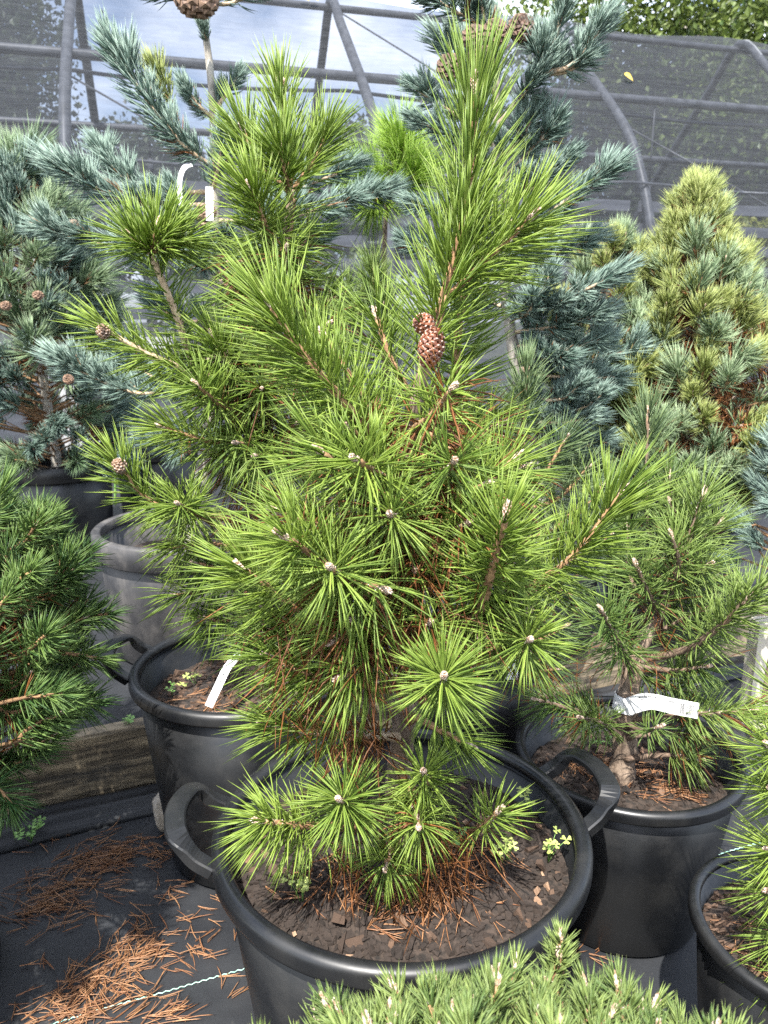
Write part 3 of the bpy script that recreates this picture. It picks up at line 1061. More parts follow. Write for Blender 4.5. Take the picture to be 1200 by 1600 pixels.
A.branch([(640, 1230, 0.98), (645, 1250, 0.95), (650, 1265, 0.93)], n=56, a=(90, 60), L=0.068, droop=0.3, rb=0.6, dead=0.15)
A.branch([(690, 740, 0.98), (700, 732, 0.94), (708, 722, 0.9)], n=53, a=(90, 70), L=0.085, rb=0.25)
A.branch([(650, 1120, 1.05), (685, 1140, 1.03), (725, 1160, 1.02)], n=56, a=(75, 45), L=0.075, t0=0.4, rb=0.35)
A.branch([(700, 880, 1.0), (750, 870, 0.98), (800, 880, 0.97)], n=90, L=0.09, a=(80, 50), rb=0.4, droop=0.2)
A.branch([(700, 960, 1.0), (760, 975, 0.96), (810, 960, 0.95)], n=79, L=0.09, a=(80, 50), rb=0.35, droop=0.2)
A.branch([(600, 960, 0.98), (560, 985, 0.95), (525, 1000, 0.92)], n=79, L=0.085, a=(85, 60), rb=0.4, droop=0.4, dead=0.12)
A.branch([(560, 840, 1.05), (500, 820, 1.03), (440, 800, 1.02)], n=90, L=0.09, a=(75, 45), rb=0.4)
A.branch([(690, 800, 1.03), (740, 770, 1.02), (800, 720, 1.03)], n=102, L=0.095, a=(75, 45), rb=0.4)
A.branch([(650, 1000, 0.98), (668, 985, 0.93), (672, 975, 0.9)], n=56, L=0.085, a=(90, 65), rb=0.4, droop=0.3, dead=0.1)
for (x, y, Y, n) in ((655, 1370, 0.96, 75), (540, 1330, 0.95, 45), (640, 895, 0.95, 50), (585, 1010, 0.93, 60), (480, 1075, 0.96, 50), (540, 1150, 0.95, 60), (690, 765, 0.98, 45), (615, 940, 0.94, 40), (700, 960, 0.92, 36), (560, 775, 0.92, 34), (665, 860, 0.92, 34), (480, 1000, 0.93, 36), (440, 960, 0.97, 24),
                     (745, 1290, 0.97, 22), (690, 1310, 0.96, 40), (455, 1060, 1.0, 24)):
    A.dead_tuft(x, y, Y, n)
A.filler((0.82, 1.16), lambda z: 0.11 + 0.08 * (1 - abs((z - 0.9) / 0.3)), 34, 3, rb=0.6, dead=0.22)

# ---- the pine behind left
zs2 = sz2(0, 0) - 0.02
tb = P(405, 780, 1.72)
trunkB = [(P2[0] + 0.03, P2[1] + 0.02, zs2), P(395, 930, 1.72), tb, P(418, 650, 1.72), P(432, 540, 1.72), P(438, 450, 1.72), P(452, 330, 1.7), P(455, 290, 1.7)]
Bt = Tree("pine_tree", "bright green pine behind left, rooted in the tub with the white stake label", (P2[0] + 0.03, P2[1] + 0.02, zs2), trunkB,
          [0.03, 0.027, 0.025, 0.02, 0.016, 0.013, 0.009, 0.007], M_NEEDLE, w=0.0014, L=0.105)
Bt.branch([(455, 290, 1.7), (444, 210, 1.69), (438, 140, 1.68)], n=135, L=0.1, a=(48, 26), att=False, bud=3, budl=0.03, rb=0.4, r=(0.006, 0.004))
Bt.branch([(452, 300, 1.7), (405, 255, 1.66), (382, 208, 1.65)], n=90, L=0.1, a=(50, 32), att=False, t0=0.25, bud=2, rb=0.45)
Bt.branch([(455, 300, 1.7), (485, 260, 1.7), (512, 208, 1.7)], n=90, L=0.1, a=(50, 32), att=False, t0=0.25, bud=2, rb=0.4)
Bt.branch([(453, 310, 1.68), (447, 275, 1.63), (438, 232, 1.6)], n=90, L=0.1, a=(55, 32), att=False, t0=0.2, bud=3, rb=0.4)
Bt.branch([(425, 385, 1.68), (412, 345, 1.62), (392, 297, 1.58)], n=150, L=0.105, a=(72, 36), t0=0.05, bud=2)
Bt.branch([(440, 430, 1.72), (450, 370, 1.71), (458, 310, 1.7)], n=70, L=0.11, a=(95, 75), att=False, bud=0, rb=0.3, droop=0.05, r=(0.008, 0.007))
Bt.branch([(345, 640, 1.66), (303, 570, 1.6), (275, 490, 1.57), (232, 388, 1.54)], n=130, L=0.085, a=(85, 55), t0=0.15, bud=0, twig=M_TWIG_PALE, r=(0.009, 0.006), rb=0.45, bias=1.0)
for (dx, dy) in ((-30, -25), (10, -40), (50, -18), (28, -32)):
    Bt.branch([(236, 395, 1.545), (236 + dx * 0.5, 395 + dy * 0.5, 1.53), (236 + dx, 395 + dy, 1.52)], n=60, L=0.095, a=(62, 36), att=False, bud=1, r=(0.005, 0.0035))
bC = Bt.branch([(350, 640, 1.66), (306, 588, 1.6), (225, 550, 1.56), (160, 512, 1.53)], n=160, L=0.088, a=(80, 40), t0=0.1, bud=1, twig=M_TWIG_PALE, r=(0.008, 0.0045))
cone_obj("cone", Bt.root, P(163, 528, 1.52), P(160, 505, 1.5) - P(163, 528, 1.52), 0.028, 0.012, [M_CONE_DULL, M_CONE_TIP], 50, Bt.base, 0.3)
Bt.branch([(385, 610, 1.64), (365, 582, 1.6), (335, 528, 1.57)], n=95, L=0.092, a=(75, 40), t0=0.05)
Bt.branch([(360, 640, 1.58), (338, 628, 1.53), (310, 603, 1.49)], n=85, L=0.09, a=(88, 58), t0=0.1)
Bt.branch([(395, 690, 1.66), (330, 690, 1.6), (258, 668, 1.56)], n=110, L=0.088, a=(78, 42), t0=0.1)
Bt.branch([(350, 810, 1.62), (240, 785, 1.56), (182, 722, 1.53)], n=140, L=0.09, a=(78, 38), t0=0.2, bud=0)
cone_obj("cone", Bt.root, P(190, 738, 1.52), P(182, 718, 1.5) - P(190, 738, 1.52), 0.032, 0.0135, [M_CONE_DULL, M_CONE_TIP], 54, Bt.base, 0.3)
Bt.branch(star(280, 788, 1.46, 45, 25, 0.14), n=85, a=(90, 60), t0=0.35, L=0.092)
Bt.branch([(410, 700, 1.66), (392, 695, 1.58), (372, 692, 1.53)], n=75, L=0.092, a=(100, 70), droop=0.55, rb=0.25)
Bt.branch([(420, 710, 1.64), (410, 712, 1.56), (400, 712, 1.52)], n=60, L=0.092, a=(100, 75), droop=0.6, rb=0.45)
Bt.branch([(390, 880, 1.7), (330, 920, 1.64), (275, 930, 1.6)], n=80, L=0.09, a=(80, 45), droop=0.25, rb=0.3)
Bt.branch([(395, 960, 1.7), (350, 970, 1.64), (320, 965, 1.6)], n=90, L=0.09, a=(85, 50), droop=0.45, rb=0.12)
Bt.branch([(385, 860, 1.68), (330, 850, 1.6), (270, 855, 1.57)], n=90, L=0.09, a=(80, 50), droop=0.4, rb=0.3)
Bt.branch([(400, 900, 1.66), (350, 890, 1.6), (310, 880, 1.56)], n=70, L=0.09, a=(80, 50), droop=0.4, rb=0.3)
Bt.branch([(430, 600, 1.7), (470, 560, 1.68), (505, 520, 1.66)], n=90, L=0.1, a=(75, 45), rb=0.35)
for (x, y, n) in ((385, 745, 60), (405, 760, 50), (400, 800, 40), (420, 640, 30), (395, 830, 30)):
    Bt.dead_tuft(x, y, 1.66, n, 0.06, 0.09)
Bt.filler((0.95, 1.4), lambda z: 0.17 - 0.05 * abs((z - 1.15) / 0.25), 30, 11, rb=0.35)

# ---- the small tagged pine at right
zs5 = sz5(0, 0) - 0.02
base5 = P(968, 1242, 1.47)
base5[2] = zs5
trunkC = [base5, P(975, 1180, 1.47), P(978, 1120, 1.46), P(986, 1060, 1.46), P(1000, 1012, 1.46), P(1030, 960, 1.47), P(1058, 895, 1.48), P(1075, 860, 1.48)]
Ct = Tree("pine_tree", "small mid green pine with a stout bare trunk and a white barcode tag round it", base5, trunkC,
          [0.029, 0.026, 0.0235, 0.022, 0.018, 0.013, 0.009, 0.006], M_NEEDLE_MID, twig=M_BARK_DARK, w=0.0011, L=0.085)
Ct.branch([(985, 1045, 1.42), (965, 1000, 1.35), (940, 955, 1.30)], n=130, L=0.082, a=(88, 52), t0=0.2, rb=0.25, bud=3)
Ct.branch([(1070, 875, 1.47), (1080, 830, 1.46), (1098, 775, 1.45)], n=120, L=0.085, a=(70, 40), att=False, rb=0.7)
Ct.branch([(1060, 900, 1.47), (1090, 895, 1.44), (1105, 885, 1.42)], n=70, L=0.08, a=(80, 50), att=False, rb=0.6)
Ct.branch([(1010, 1030, 1.46), (1070, 1015, 1.4), (1130, 975, 1.34), (1163, 938, 1.31)], n=140, L=0.082, a=(75, 38), t0=0.4, bud=3, rb=0.7, twig=M_BARK_DARK, r=(0.008, 0.005))
Ct.branch([(1160, 945, 1.31), (1180, 925, 1.3), (1205, 910, 1.29)], n=60, L=0.08, a=(70, 40), att=False, rb=0.6)
Ct.branch([(1000, 1040, 1.46), (1050, 1048, 1.43), (1096, 1042, 1.40)], n=95, L=0.07, a=(92, 60), t0=0.45, rb=0.3, bud=2)
Ct.branch([(985, 1135, 1.42), (1008, 1142, 1.36), (1028, 1136, 1.33)], n=40, L=0.045, a=(92, 62), t0=0.6, rb=0.25)
Ct.branch([(968, 1150, 1.44), (940, 1130, 1.38), (910, 1122, 1.33)], n=80, L=0.066, a=(90, 60), t0=0.35, rb=0.35, dead=0.08)
Ct.branch([(965, 1130, 1.46), (900, 1110, 1.42), (845, 1095, 1.4)], n=95, L=0.075, a=(75, 45), t0=0.3, rb=0.15, droop=0.2)
Ct.branch([(995, 1125, 1.44), (1100, 1115, 1.38), (1170, 1112, 1.35)], n=130, L=0.072, a=(80, 42), t0=0.4, rb=0.6, dead=0.15)
Ct.branch([(985, 1185, 1.44), (1040, 1180, 1.42), (1085, 1185, 1.40)], n=70, L=0.06, a=(85, 55), t0=0.62, rb=0.5, droop=0.35, dead=0.12)
Ct.branch([(990, 1150, 1.43), (1045, 1145, 1.42), (1085, 1150, 1.40)], n=60, L=0.058, a=(85, 55), t0=0.6, rb=0.35, droop=0.3, dead=0.2)
Ct.branch([(1040, 930, 1.5), (1050, 850, 1.52), (1045, 745, 1.53)], n=150, L=0.085, a=(75, 42), t0=0.0, rb=0.45)
Ct.branch([(1035, 935, 1.52), (1012, 800, 1.55), (1012, 650, 1.56)], n=230, L=0.09, a=(75, 36), t0=0.0, att=False, rb=0.5, mat=M_NEEDLE_COOL)
Ct.branch([(1018, 975, 1.5), (985, 900, 1.52), (980, 830, 1.53)], n=120, L=0.085, a=(85, 50), t0=0.0, att=False, rb=0.3)
Ct.branch([(1035, 950, 1.48), (1070, 930, 1.5), (1110, 905, 1.52)], n=80, L=0.08, a=(80, 50), t0=0.1, att=False, rb=0.4, dead=0.08)
for q_ in ([(1030, 960, 1.46), (1010, 920, 1.42), (995, 885, 1.4)], [(1045, 925, 1.46), (1060, 880, 1.42), (1050, 840, 1.4)], [(1060, 890, 1.5), (1095, 850, 1.52), (1125, 815, 1.52)],
           [(1010, 1000, 1.48), (1060, 970, 1.46), (1095, 955, 1.44)], [(1070, 870, 1.47), (1060, 820, 1.5), (1050, 790, 1.5)], [(995, 1050, 1.48), (1040, 1075, 1.47), (1075, 1080, 1.46)]):
    Ct.branch(q_, n=85, L=0.08, a=(82, 46), t0=0.05, att=False, rb=0.55, bdead=0.2)
for (x, y, n) in ((1000, 985, 40), (1050, 905, 26), (1000, 1030, 20), (960, 1020, 26), (1080, 1010, 18), (880, 1090, 20), (1100, 1140, 22)):
    Ct.dead_tuft(x, y, 1.46, n, 0.07, 0.075, 0.35)

# ---- the cool green pine in the pot behind
zs4 = sz4(0, 0) - 0.02
trunkD = [(*P4, zs4), P(775, 960, 1.84), P(800, 840, 1.82), P(815, 740, 1.8), P(818, 690, 1.79)]
Dt = Tree("pine_tree", "cool green upright pine in the pot behind the central tub", (*P4, zs4), trunkD, [0.014, 0.012, 0.01, 0.008, 0.006], M_NEEDLE_COOL, w=0.00115, L=0.085)
Dt.branch([(816, 700, 1.79), (818, 640, 1.78), (823, 585, 1.77)], n=150, L=0.09, a=(55, 28), att=False, bud=2, budl=0.026, rb=0.45)
Dt.branch([(818, 745, 1.78), (805, 720, 1.74), (792, 690, 1.72)], n=80, L=0.085, a=(70, 40), rb=0.4)
Dt.branch([(815, 775, 1.78), (850, 740, 1.72), (882, 690, 1.7)], n=110, L=0.088, a=(70, 40), t0=0.15, rb=0.55)
Dt.branch([(810, 800, 1.78), (870, 780, 1.72), (915, 735, 1.7)], n=100, L=0.085, a=(72, 42), t0=0.2, rb=0.55)
Dt.branch([(800, 850, 1.8), (860, 830, 1.72), (895, 800, 1.7)], n=80, L=0.085, a=(75, 45), t0=0.2, rb=0.45)
Dt.branch([(795, 870, 1.8), (760, 820, 1.78), (740, 770, 1.76)], n=80, L=0.085, a=(75, 45), rb=0.4)
Dt.branch([(780, 1010, 1.8), (840, 1000, 1.74), (880, 980, 1.7)], n=80, L=0.085, a=(80, 50), rb=0.25, dead=0.1)
Dt.branch([(780, 1040, 1.8), (830, 1050, 1.74), (870, 1045, 1.7)], n=80, L=0.085, a=(85, 55), rb=0.25, dead=0.25, droop=0.3)
Dt.branch([(785, 930, 1.8), (850, 920, 1.75), (900, 930, 1.72)], n=80, L=0.085, a=(80, 50), rb=0.3, dead=0.1)
Dt.branch([(785, 960, 1.85), (880, 890, 1.85), (950, 840, 1.85)], n=100, L=0.085, a=(80, 50), rb=0.3)
Dt.branch([(785, 930, 1.9), (860, 860, 1.92), (940, 760, 1.95)], n=100, L=0.085, a=(80, 50), rb=0.4)
for (x, y, n) in ((860, 1060, 40), (820, 1040, 36), (780, 1050, 30)):
    Dt.dead_tuft(x, y, 1.72, n, 0.08, 0.085, 0.3)

# ---- the pine cut off by the right edge
zs6 = sz6(0, 0) - 0.02
trunkK = [(*P6, zs6), (P6[0], P6[1], zs6 + 0.15), (P6[0] - 0.01, P6[1], zs6 + 0.32)]
Kt = Tree("pine_tree", "fresh green pine cut off by the right edge, needles poking in over its pot", (*P6, zs6), trunkK, [0.014, 0.012, 0.008], M_NEEDLE, w=0.00095, L=0.078)
for (bx, by, tx, ty, n, dz) in ((1270, 1220, 1206, 1168, 90, 0.1), (1280, 1260, 1214, 1235, 80, 0.1), (1270, 1350, 1207, 1330, 90, 0.1), (1280, 1400, 1206, 1392, 80, 0.1),
                            (1290, 1470, 1222, 1470, 70, 0.3), (1280, 1160, 1228, 1090, 70, 0.1), (1290, 1520, 1222, 1530, 60, 0.3)):
    Kt.branch([(bx, by, 0.96), ((bx + tx) / 2, (by + ty) / 2, 0.935), (tx, ty, 0.915)], n=n, a=(80, 42), t0=0.1, rb=0.6, droop=dz)

# ------------------------------------------------------------------ pines made of shared shoots
def shoot_variants(count, slen, L, n, a, per, w, K, fwd, droop, mat, dead=0.0, bdead=0.0, twig=None, r=(0.004, 0.003), bias=0.9, rbs=(0.3, 0.7), bud=0.012, budp=0.7):
    """shoots that grow along +z from the origin, each a stem mesh, a needle mesh and a bud mesh"""
    out = []
    for k in range(count):
        bx, by = RNG.normal(size=2) * slen * 0.12
        path = smooth_path([(0, 0, 0), (bx, by, slen * 0.5), (bx * 0.5, by * 0.5, slen)], 14)
        nm = MB()
        B, D, u = shoot_needles(nm, path, n, L, a[0], a[1], 0.0, droop, dead, per, w, K, fwd, bias, bdead, RNG.uniform(*rbs))
        sm = MB()
        sm.tube(path, np.linspace(r[0], r[1], 14), 6, 0, rough=0.08)
        sel = RNG.uniform(size=len(B)) < 0.5
        sheaths(sm, B[sel], D[sel], 1, 0.006, 0.0012)
        bm_ = None
        if RNG.uniform() < budp:
            b_ = MB()
            bud_mesh(b_, path[-1], (0, 0, 1), bud, bud * 0.24)
            bm_ = b_.build("bud", M_BUD, linked=False)
        out.append((sm.build("shoot", [twig or M_TWIG, M_SHEATH], linked=False), nm.build("needles", mat, linked=False), bm_))
    return out


UNIT = MB()
q = np.linspace(0, 1, 7)
UNIT.tube(np.stack([0.02 * np.sin(q * 6), 0.02 * np.sin(q * 4), q], 1), np.linspace(1.25, 0.85, 7) * np.array((1, .93, 1.05, .95, 1.04, .96, 1)), 8)
UNIT_ME = {}


def limb(parent, a, b, r, mat):
    """a straight piece of branch from a to b (local)"""
    key = mat.name
    if key not in UNIT_ME:
        UNIT_ME[key] = UNIT.build("branch", mat, linked=False)
    a, b = Vector(a), Vector(b)
    d = b - a
    if d.length < 1e-4:
        return
    o = link("branch", UNIT_ME[key], parent)
    o.matrix_local = Matrix.Translation(a) @ d.to_track_quat('Z', 'Y').to_matrix().to_4x4() @ Matrix.Diagonal((r, r, d.length, 1))
    return o


def put(root, base, var, pos, dirv, scale=1.0, bud=True):
    sm, nm, bm_ = var
    o = link("shoot", sm, root)
    d = Vector(dirv).normalized()
    mt = Matrix.Translation(Vector(pos) - Vector(base)) @ d.to_track_quat('Z', 'Y').to_matrix().to_4x4() @ Matrix.Rotation(random.uniform(0, 6.28), 4, 'Z') @ Matrix.Scale(scale, 4)
    o.matrix_local = mt
    c = link("needles", nm, o)
    tag(c, kind="stuff")
    if bud and bm_ is not None:
        link("bud", bm_, o)
    return o


def spray(T, path, variants, step=0.06, spread=0.75, up=0.35, scale=1.0, r=0.007, mat=None, t0=0.15, per=1, own=230, rb=0.4, nm_mat=None, tn=0.45):
    """a bough through pixel points: needles on its outer part, shoots along it and one at its tip"""
    w = np.array([P(*q) for q in path])
    ln = np.linalg.norm(np.diff(w, axis=0), axis=1).sum()
    n = max(3, int(ln / (step * 0.72)))
    p = smooth_path(w, n * 3 + 6)
    mb = MB()
    nb_ = MB()
    B, D, u = shoot_needles(nb_, p, max(20, int(own * ln * (1 - tn))), 0.07 * scale, 66, 42, tn, 0.02, 0.0, 3, 0.0017, 3, 0.45, 0.95, 0.1, rb)
    mb.tube(p, np.linspace(r, 0.003, len(p)), 7, 0, rough=0.08)
    sheaths(mb, B, D, 1, 0.006, 0.0012)
    bo = mb.build("branch", [mat or M_TWIG_PALE, M_SHEATH], T["root"], origin=T["base"])
    tag(nb_.build("needles", nm_mat or M_BLUE, bo, origin=T["base"]), kind="stuff")
    tan = unit(np.gradient(p, axis=0))
    for k in range(n + 1):
        i = min(len(p) - 1, int(len(p) * (t0 + (1 - t0) * k / n)))
        if k == n:
            put(T["root"], T["base"], random.choice(variants), p[-1] - tan[-1] * 0.03, tan[-1] + (0, 0, 0.12), scale * random.uniform(0.85, 1.0))
            continue
        for q in range(per):
            side = unit(np.cross(tan[i], RNG.normal(size=3)))
            d = unit(tan[i] * 0.55 + side * spread + np.array((0, 0, up + 0.35)))
            put(T["root"], T["base"], random.choice(variants), p[i], d, scale * random.uniform(0.65, 1.0))


def soft_tree(name, label, base, trunk, radii, bark, cat="pine", group=None):
    base = np.array(base, float)
    root = thing(name, base, label, cat, group)
    tp = smooth_path(trunk, 60)
    mb = MB()
    rad = np.interp(np.linspace(0, 1, 60), np.linspace(0, 1, len(radii)), radii)
    mb.tube(tp, rad, 12, rough=0.04)
    mb.build("trunk", bark, root, origin=base)
    return {"root": root, "base": base, "tp": tp}


V_BLUE = shoot_variants(9, 0.062, 0.056, 52, (70, 30), 3, 0.0017, 4, 0.75, 0.02, M_BLUE, bdead=0.06, rbs=(0.25, 0.6))
V_BLUE_BRIGHT = shoot_variants(7, 0.058, 0.055, 52, (72, 30), 3, 0.0017, 4, 0.75, 0.02, M_BLUE, rbs=(0.5, 0.8))
V_HBLUE = shoot_variants(8, 0.10, 0.085, 75, (68, 38), 3, 0.0014, 3, 0.35, 0.05, M_BLUEGREEN, rbs=(0.1, 0.5), bdead=0.05)
V_G1 = shoot_variants(7, 0.075, 0.075, 70, (62, 34), 3, 0.00125, 3, 0.3, 0.03, M_BLUEGREEN, rbs=(0.4, 0.8), bdead=0.12)
V_G2 = shoot_variants(6, 0.075, 0.07, 70, (62, 34), 3, 0.00125, 3, 0.3, 0.03, M_GOLD, rbs=(0.3, 0.7), bdead=0.1)
V_GD = shoot_variants(4, 0.06, 0.075, 40, (85, 60), 3, 0.0012, 3, 0.1, 0.25, M_BLUEGREEN, dead=0.8)
V_DARK = shoot_variants(10, 0.075, 0.053, 72, (72, 40), 2, 0.00115, 3, 0.2, 0.05, M_NEEDLE_DARK, rbs=(0.2, 0.7), bdead=0.2)
V_DARKD = shoot_variants(4, 0.06, 0.06, 40, (90, 60), 2, 0.0010, 3, 0.1, 0.2, M_NEEDLE_DARK, dead=0.6)
V_MUGO = shoot_variants(12, 0.05, 0.030, 66, (66, 34), 2, 0.00100, 3, 0.15, 0.03, M_MUGO, rbs=(0.35, 0.75), bud=0.014, budp=0.75, r=(0.003, 0.0024))
V_SOFT = shoot_variants(4, 0.07, 0.12, 130, (80, 30), 3, 0.0008, 3, 0.1, 0.15, M_SOFT)
V_MIDBACK = shoot_variants(4, 0.14, 0.095, 110, (58, 30), 2, 0.0012, 3, 0.2, 0.03, M_NEEDLE_MID)

# ---- tall blue pine behind left
zs3 = TERR + sz3(0, 0) - 0.02
tE = [(*P3, zs3), P(330, 640, 2.5), P(338, 470, 2.46), P(335, 340, 2.42), P(335, 240, 2.42), P(332, 150, 2.4), P(322, 60, 2.4), P(308, -30, 2.4)]
E = soft_tree("blue_pine", "tall blue needled pine with a pale trunk behind left, brown cone at the top edge", (*P3, zs3), tE, [0.03, 0.027, 0.024, 0.02, 0.017, 0.014, 0.011, 0.008], M_GREYBARK)
spray(E, [(335, 262, 2.42), (285, 225, 2.36), (225, 150, 2.32), (182, 82, 2.3)], V_BLUE, 0.12, 0.35, 0.1, 1.0, own=520, rb=0.3, tn=0.12)
spray(E, [(333, 175, 2.4), (352, 150, 2.38), (372, 118, 2.36)], V_BLUE_BRIGHT, 0.05, 0.6, 0.2, 0.6)
spray(E, [(333, 185, 2.4), (310, 165, 2.36), (290, 135, 2.34)], V_BLUE, 0.05, 0.6, 0.2, 0.6)
spray(E, [(325, 75, 2.4), (318, 40, 2.39), (312, 10, 2.38)], V_BLUE, 0.05, 0.55, 0.2, 0.55)
spray(E, [(310, 5, 2.4), (275, -2, 2.38), (240, -14, 2.36)], V_BLUE, 0.05, 0.5, 0.1, 0.7)
spray(E, [(315, 5, 2.4), (360, 5, 2.38), (410, -18, 2.36)], V_BLUE_BRIGHT, 0.06, 0.5, 0.1, 0.7)
spray(E, [(330, 345, 2.42), (245, 385, 2.3), (180, 385, 2.26), (75, 365, 2.22)], V_BLUE, 0.06, 0.7, -0.1, 0.9)
spray(E, [(330, 320, 2.42), (230, 320, 2.3), (160, 300, 2.26), (95, 262, 2.22)], V_BLUE_BRIGHT, 0.055, 0.6, 0.2, 0.95)
spray(E, [(325, 300, 2.42), (240, 300, 2.38), (200, 285, 2.36), (158, 238, 2.34)], V_BLUE_BRIGHT, 0.06, 0.6, 0.3, 0.8)
spray(E, [(333, 300, 2.42), (340, 265, 2.36), (350, 215, 2.32)], V_BLUE, 0.05, 0.8, 0.3, 0.9)
spray(E, [(335, 345, 2.42), (430, 345, 2.4), (520, 320, 2.4), (600, 300, 2.4)], V_BLUE, 0.06, 0.7, 0.1, 0.9)
spray(E, [(400, 330, 2.42), (480, 290, 2.44), (545, 265, 2.44)], V_BLUE, 0.06, 0.7, 0.15, 0.8)
spray(E, [(340, 420, 2.44), (430, 410, 2.46), (500, 370, 2.46)], V_BLUE, 0.06, 0.7, 0.0, 0.9)
spray(E, [(335, 390, 2.42), (345, 375, 2.32), (355, 370, 2.25)], V_BLUE, 0.05, 0.9, -0.1, 0.8)
spray(E, [(335, 410, 2.42), (320, 405, 2.32), (315, 410, 2.25)], V_BLUE, 0.05, 0.9, -0.1, 0.8)
spray(E, [(330, 600, 2.48), (230, 615, 2.36), (170, 600, 2.32), (100, 568, 2.28)], V_BLUE_BRIGHT, 0.05, 0.6, 0.1, 0.95)
spray(E, [(330, 620, 2.48), (260, 600, 2.4), (190, 560, 2.38)], V_BLUE, 0.06, 0.7, 0.1, 0.9)
spray(E, [(330, 660, 2.5), (290, 690, 2.42), (240, 690, 2.38)], V_BLUE, 0.06, 0.8, -0.1, 0.9)
spray(E, [(335, 500, 2.46), (280, 500, 2.4), (240, 470, 2.36)], V_BLUE, 0.07, 0.7, 0.1, 0.8)
spray(E, [(330, 560, 2.48), (400, 560, 2.5), (470, 540, 2.5)], V_BLUE, 0.07, 0.7, 0.1, 0.9)
put(E["root"], E["base"], V_G2[0], P(270, 160, 2.4), P(240, 90, 2.4) - P(270, 160, 2.4), 1.1)
for (x, y, Y, ax, ay, ln, rd) in ((309, 28, 2.28, 307, -2, 0.07, 0.04), (118, 360, 2.24, 113, 348, 0.03, 0.013), (322, 345, 2.36, 318, 325, 0.045, 0.024), (105, 596, 2.26, 110, 588, 0.024, 0.011)):
    a_ = P(x, y, Y)
    cone_obj("cone", E["root"], a_, P(ax, ay, Y - 0.02) - a_, ln, rd, [M_CONE if rd > 0.04 else M_CONE_DULL, M_CONE_DULL], 60, E["base"], 0.9)

# ---- blue pine behind right of the leader
zs12 = TERR + sz12(0, 0) - 0.02
tF = [(*P12, zs12), P(830, 700, 2.45), P(795, 500, 2.4), P(780, 320, 2.35), P(775, 180, 2.32), P(778, 60, 2.3), P(775, -60, 2.3)]
Fb = soft_tree("blue_pine", "tall blue needled pine behind right of the leader with a cluster of dark cones", (*P12, zs12), tF, [0.028, 0.025, 0.02, 0.016, 0.012, 0.009, 0.006], M_GREYBARK)
spray(Fb, [(775, 110, 2.32), (745, 40, 2.25), (705, 15, 2.2), (672, -8, 2.18)], V_BLUE, 0.06, 0.6, 0.1, 0.8)
spray(Fb, [(776, 90, 2.32), (760, 40, 2.24), (748, -10, 2.2)], V_BLUE_BRIGHT, 0.06, 0.6, 0.3, 0.75)
spray(Fb, [(775, 200, 2.32), (820, 145, 2.2), (846, 115, 2.16), (838, 72, 2.13)], V_BLUE_BRIGHT, 0.055, 0.55, 0.2, 0.75, t0=0.5)
spray(Fb, [(846, 115, 2.16), (870, 55, 2.12), (882, -15, 2.1)], V_BLUE_BRIGHT, 0.055, 0.5, 0.2, 0.75)
spray(Fb, [(846, 115, 2.16), (895, 100, 2.12), (945, 35, 2.08)], V_BLUE_BRIGHT, 0.045, 0.5, 0.25, 0.75)
spray(Fb, [(846, 115, 2.16), (885, 112, 2.14), (918, 92, 2.12)], V_BLUE_BRIGHT, 0.045, 0.6, 0.2, 0.75)
spray(Fb, [(776, 290, 2.35), (830, 235, 2.25), (866, 195, 2.2)], V_BLUE, 0.055, 0.6, 0.2, 0.8, t0=0.3)
spray(Fb, [(775, 230, 2.34), (720, 185, 2.3), (648, 138, 2.26)], V_BLUE_BRIGHT, 0.06, 0.6, 0.25, 0.7)
spray(Fb, [(775, 260, 2.34), (720, 220, 2.3), (652, 190, 2.26)], V_BLUE_BRIGHT, 0.06, 0.6, 0.25, 0.7)
spray(Fb, [(778, 330, 2.35), (720, 330, 2.34), (650, 320, 2.34)], V_BLUE, 0.06, 0.6, 0.25, 0.8)
spray(Fb, [(780, 350, 2.36), (850, 335, 2.24), (910, 295, 2.18), (955, 268, 2.15)], V_BLUE, 0.05, 0.6, 0.25, 0.8)
spray(Fb, [(780, 320, 2.36), (840, 290, 2.26), (880, 255, 2.22)], V_BLUE, 0.05, 0.6, 0.3, 0.8)
spray(Fb, [(785, 380, 2.38), (840, 370, 2.28), (872, 340, 2.24)], V_BLUE_BRIGHT, 0.055, 0.6, 0.3, 0.75)
spray(Fb, [(788, 400, 2.38), (700, 400, 2.38), (640, 380, 2.38)], V_BLUE, 0.06, 0.6, 0.2, 0.8)
spray(Fb, [(795, 490, 2.4), (860, 480, 2.26), (910, 455, 2.2), (965, 428, 2.16)], V_BLUE_BRIGHT, 0.05, 0.65, 0.3, 0.8)
spray(Fb, [(795, 470, 2.4), (840, 460, 2.24), (858, 432, 2.18)], V_BLUE_BRIGHT, 0.055, 0.7, 0.3, 0.75)
spray(Fb, [(795, 500, 2.4), (825, 490, 2.24), (832, 465, 2.18)], V_BLUE_BRIGHT, 0.055, 0.7, 0.3, 0.7)
spray(Fb, [(800, 540, 2.42), (880, 545, 2.3), (940, 530, 2.26)], V_BLUE, 0.05, 0.7, 0.1, 0.8)
spray(Fb, [(810, 620, 2.44), (870, 625, 2.28), (905, 605, 2.2)], V_BLUE_BRIGHT, 0.045, 0.8, 0.25, 0.75)
spray(Fb, [(810, 640, 2.44), (900, 640, 2.28), (940, 618, 2.22)], V_BLUE_BRIGHT, 0.05, 0.8, 0.25, 0.75)
spray(Fb, [(820, 690, 2.46), (890, 700, 2.36), (940, 690, 2.3)], V_BLUE, 0.05, 0.8, 0.1, 0.8)
spray(Fb, [(805, 580, 2.44), (880, 590, 2.4), (960, 590, 2.36)], V_BLUE, 0.055, 0.7, 0.1, 0.85)
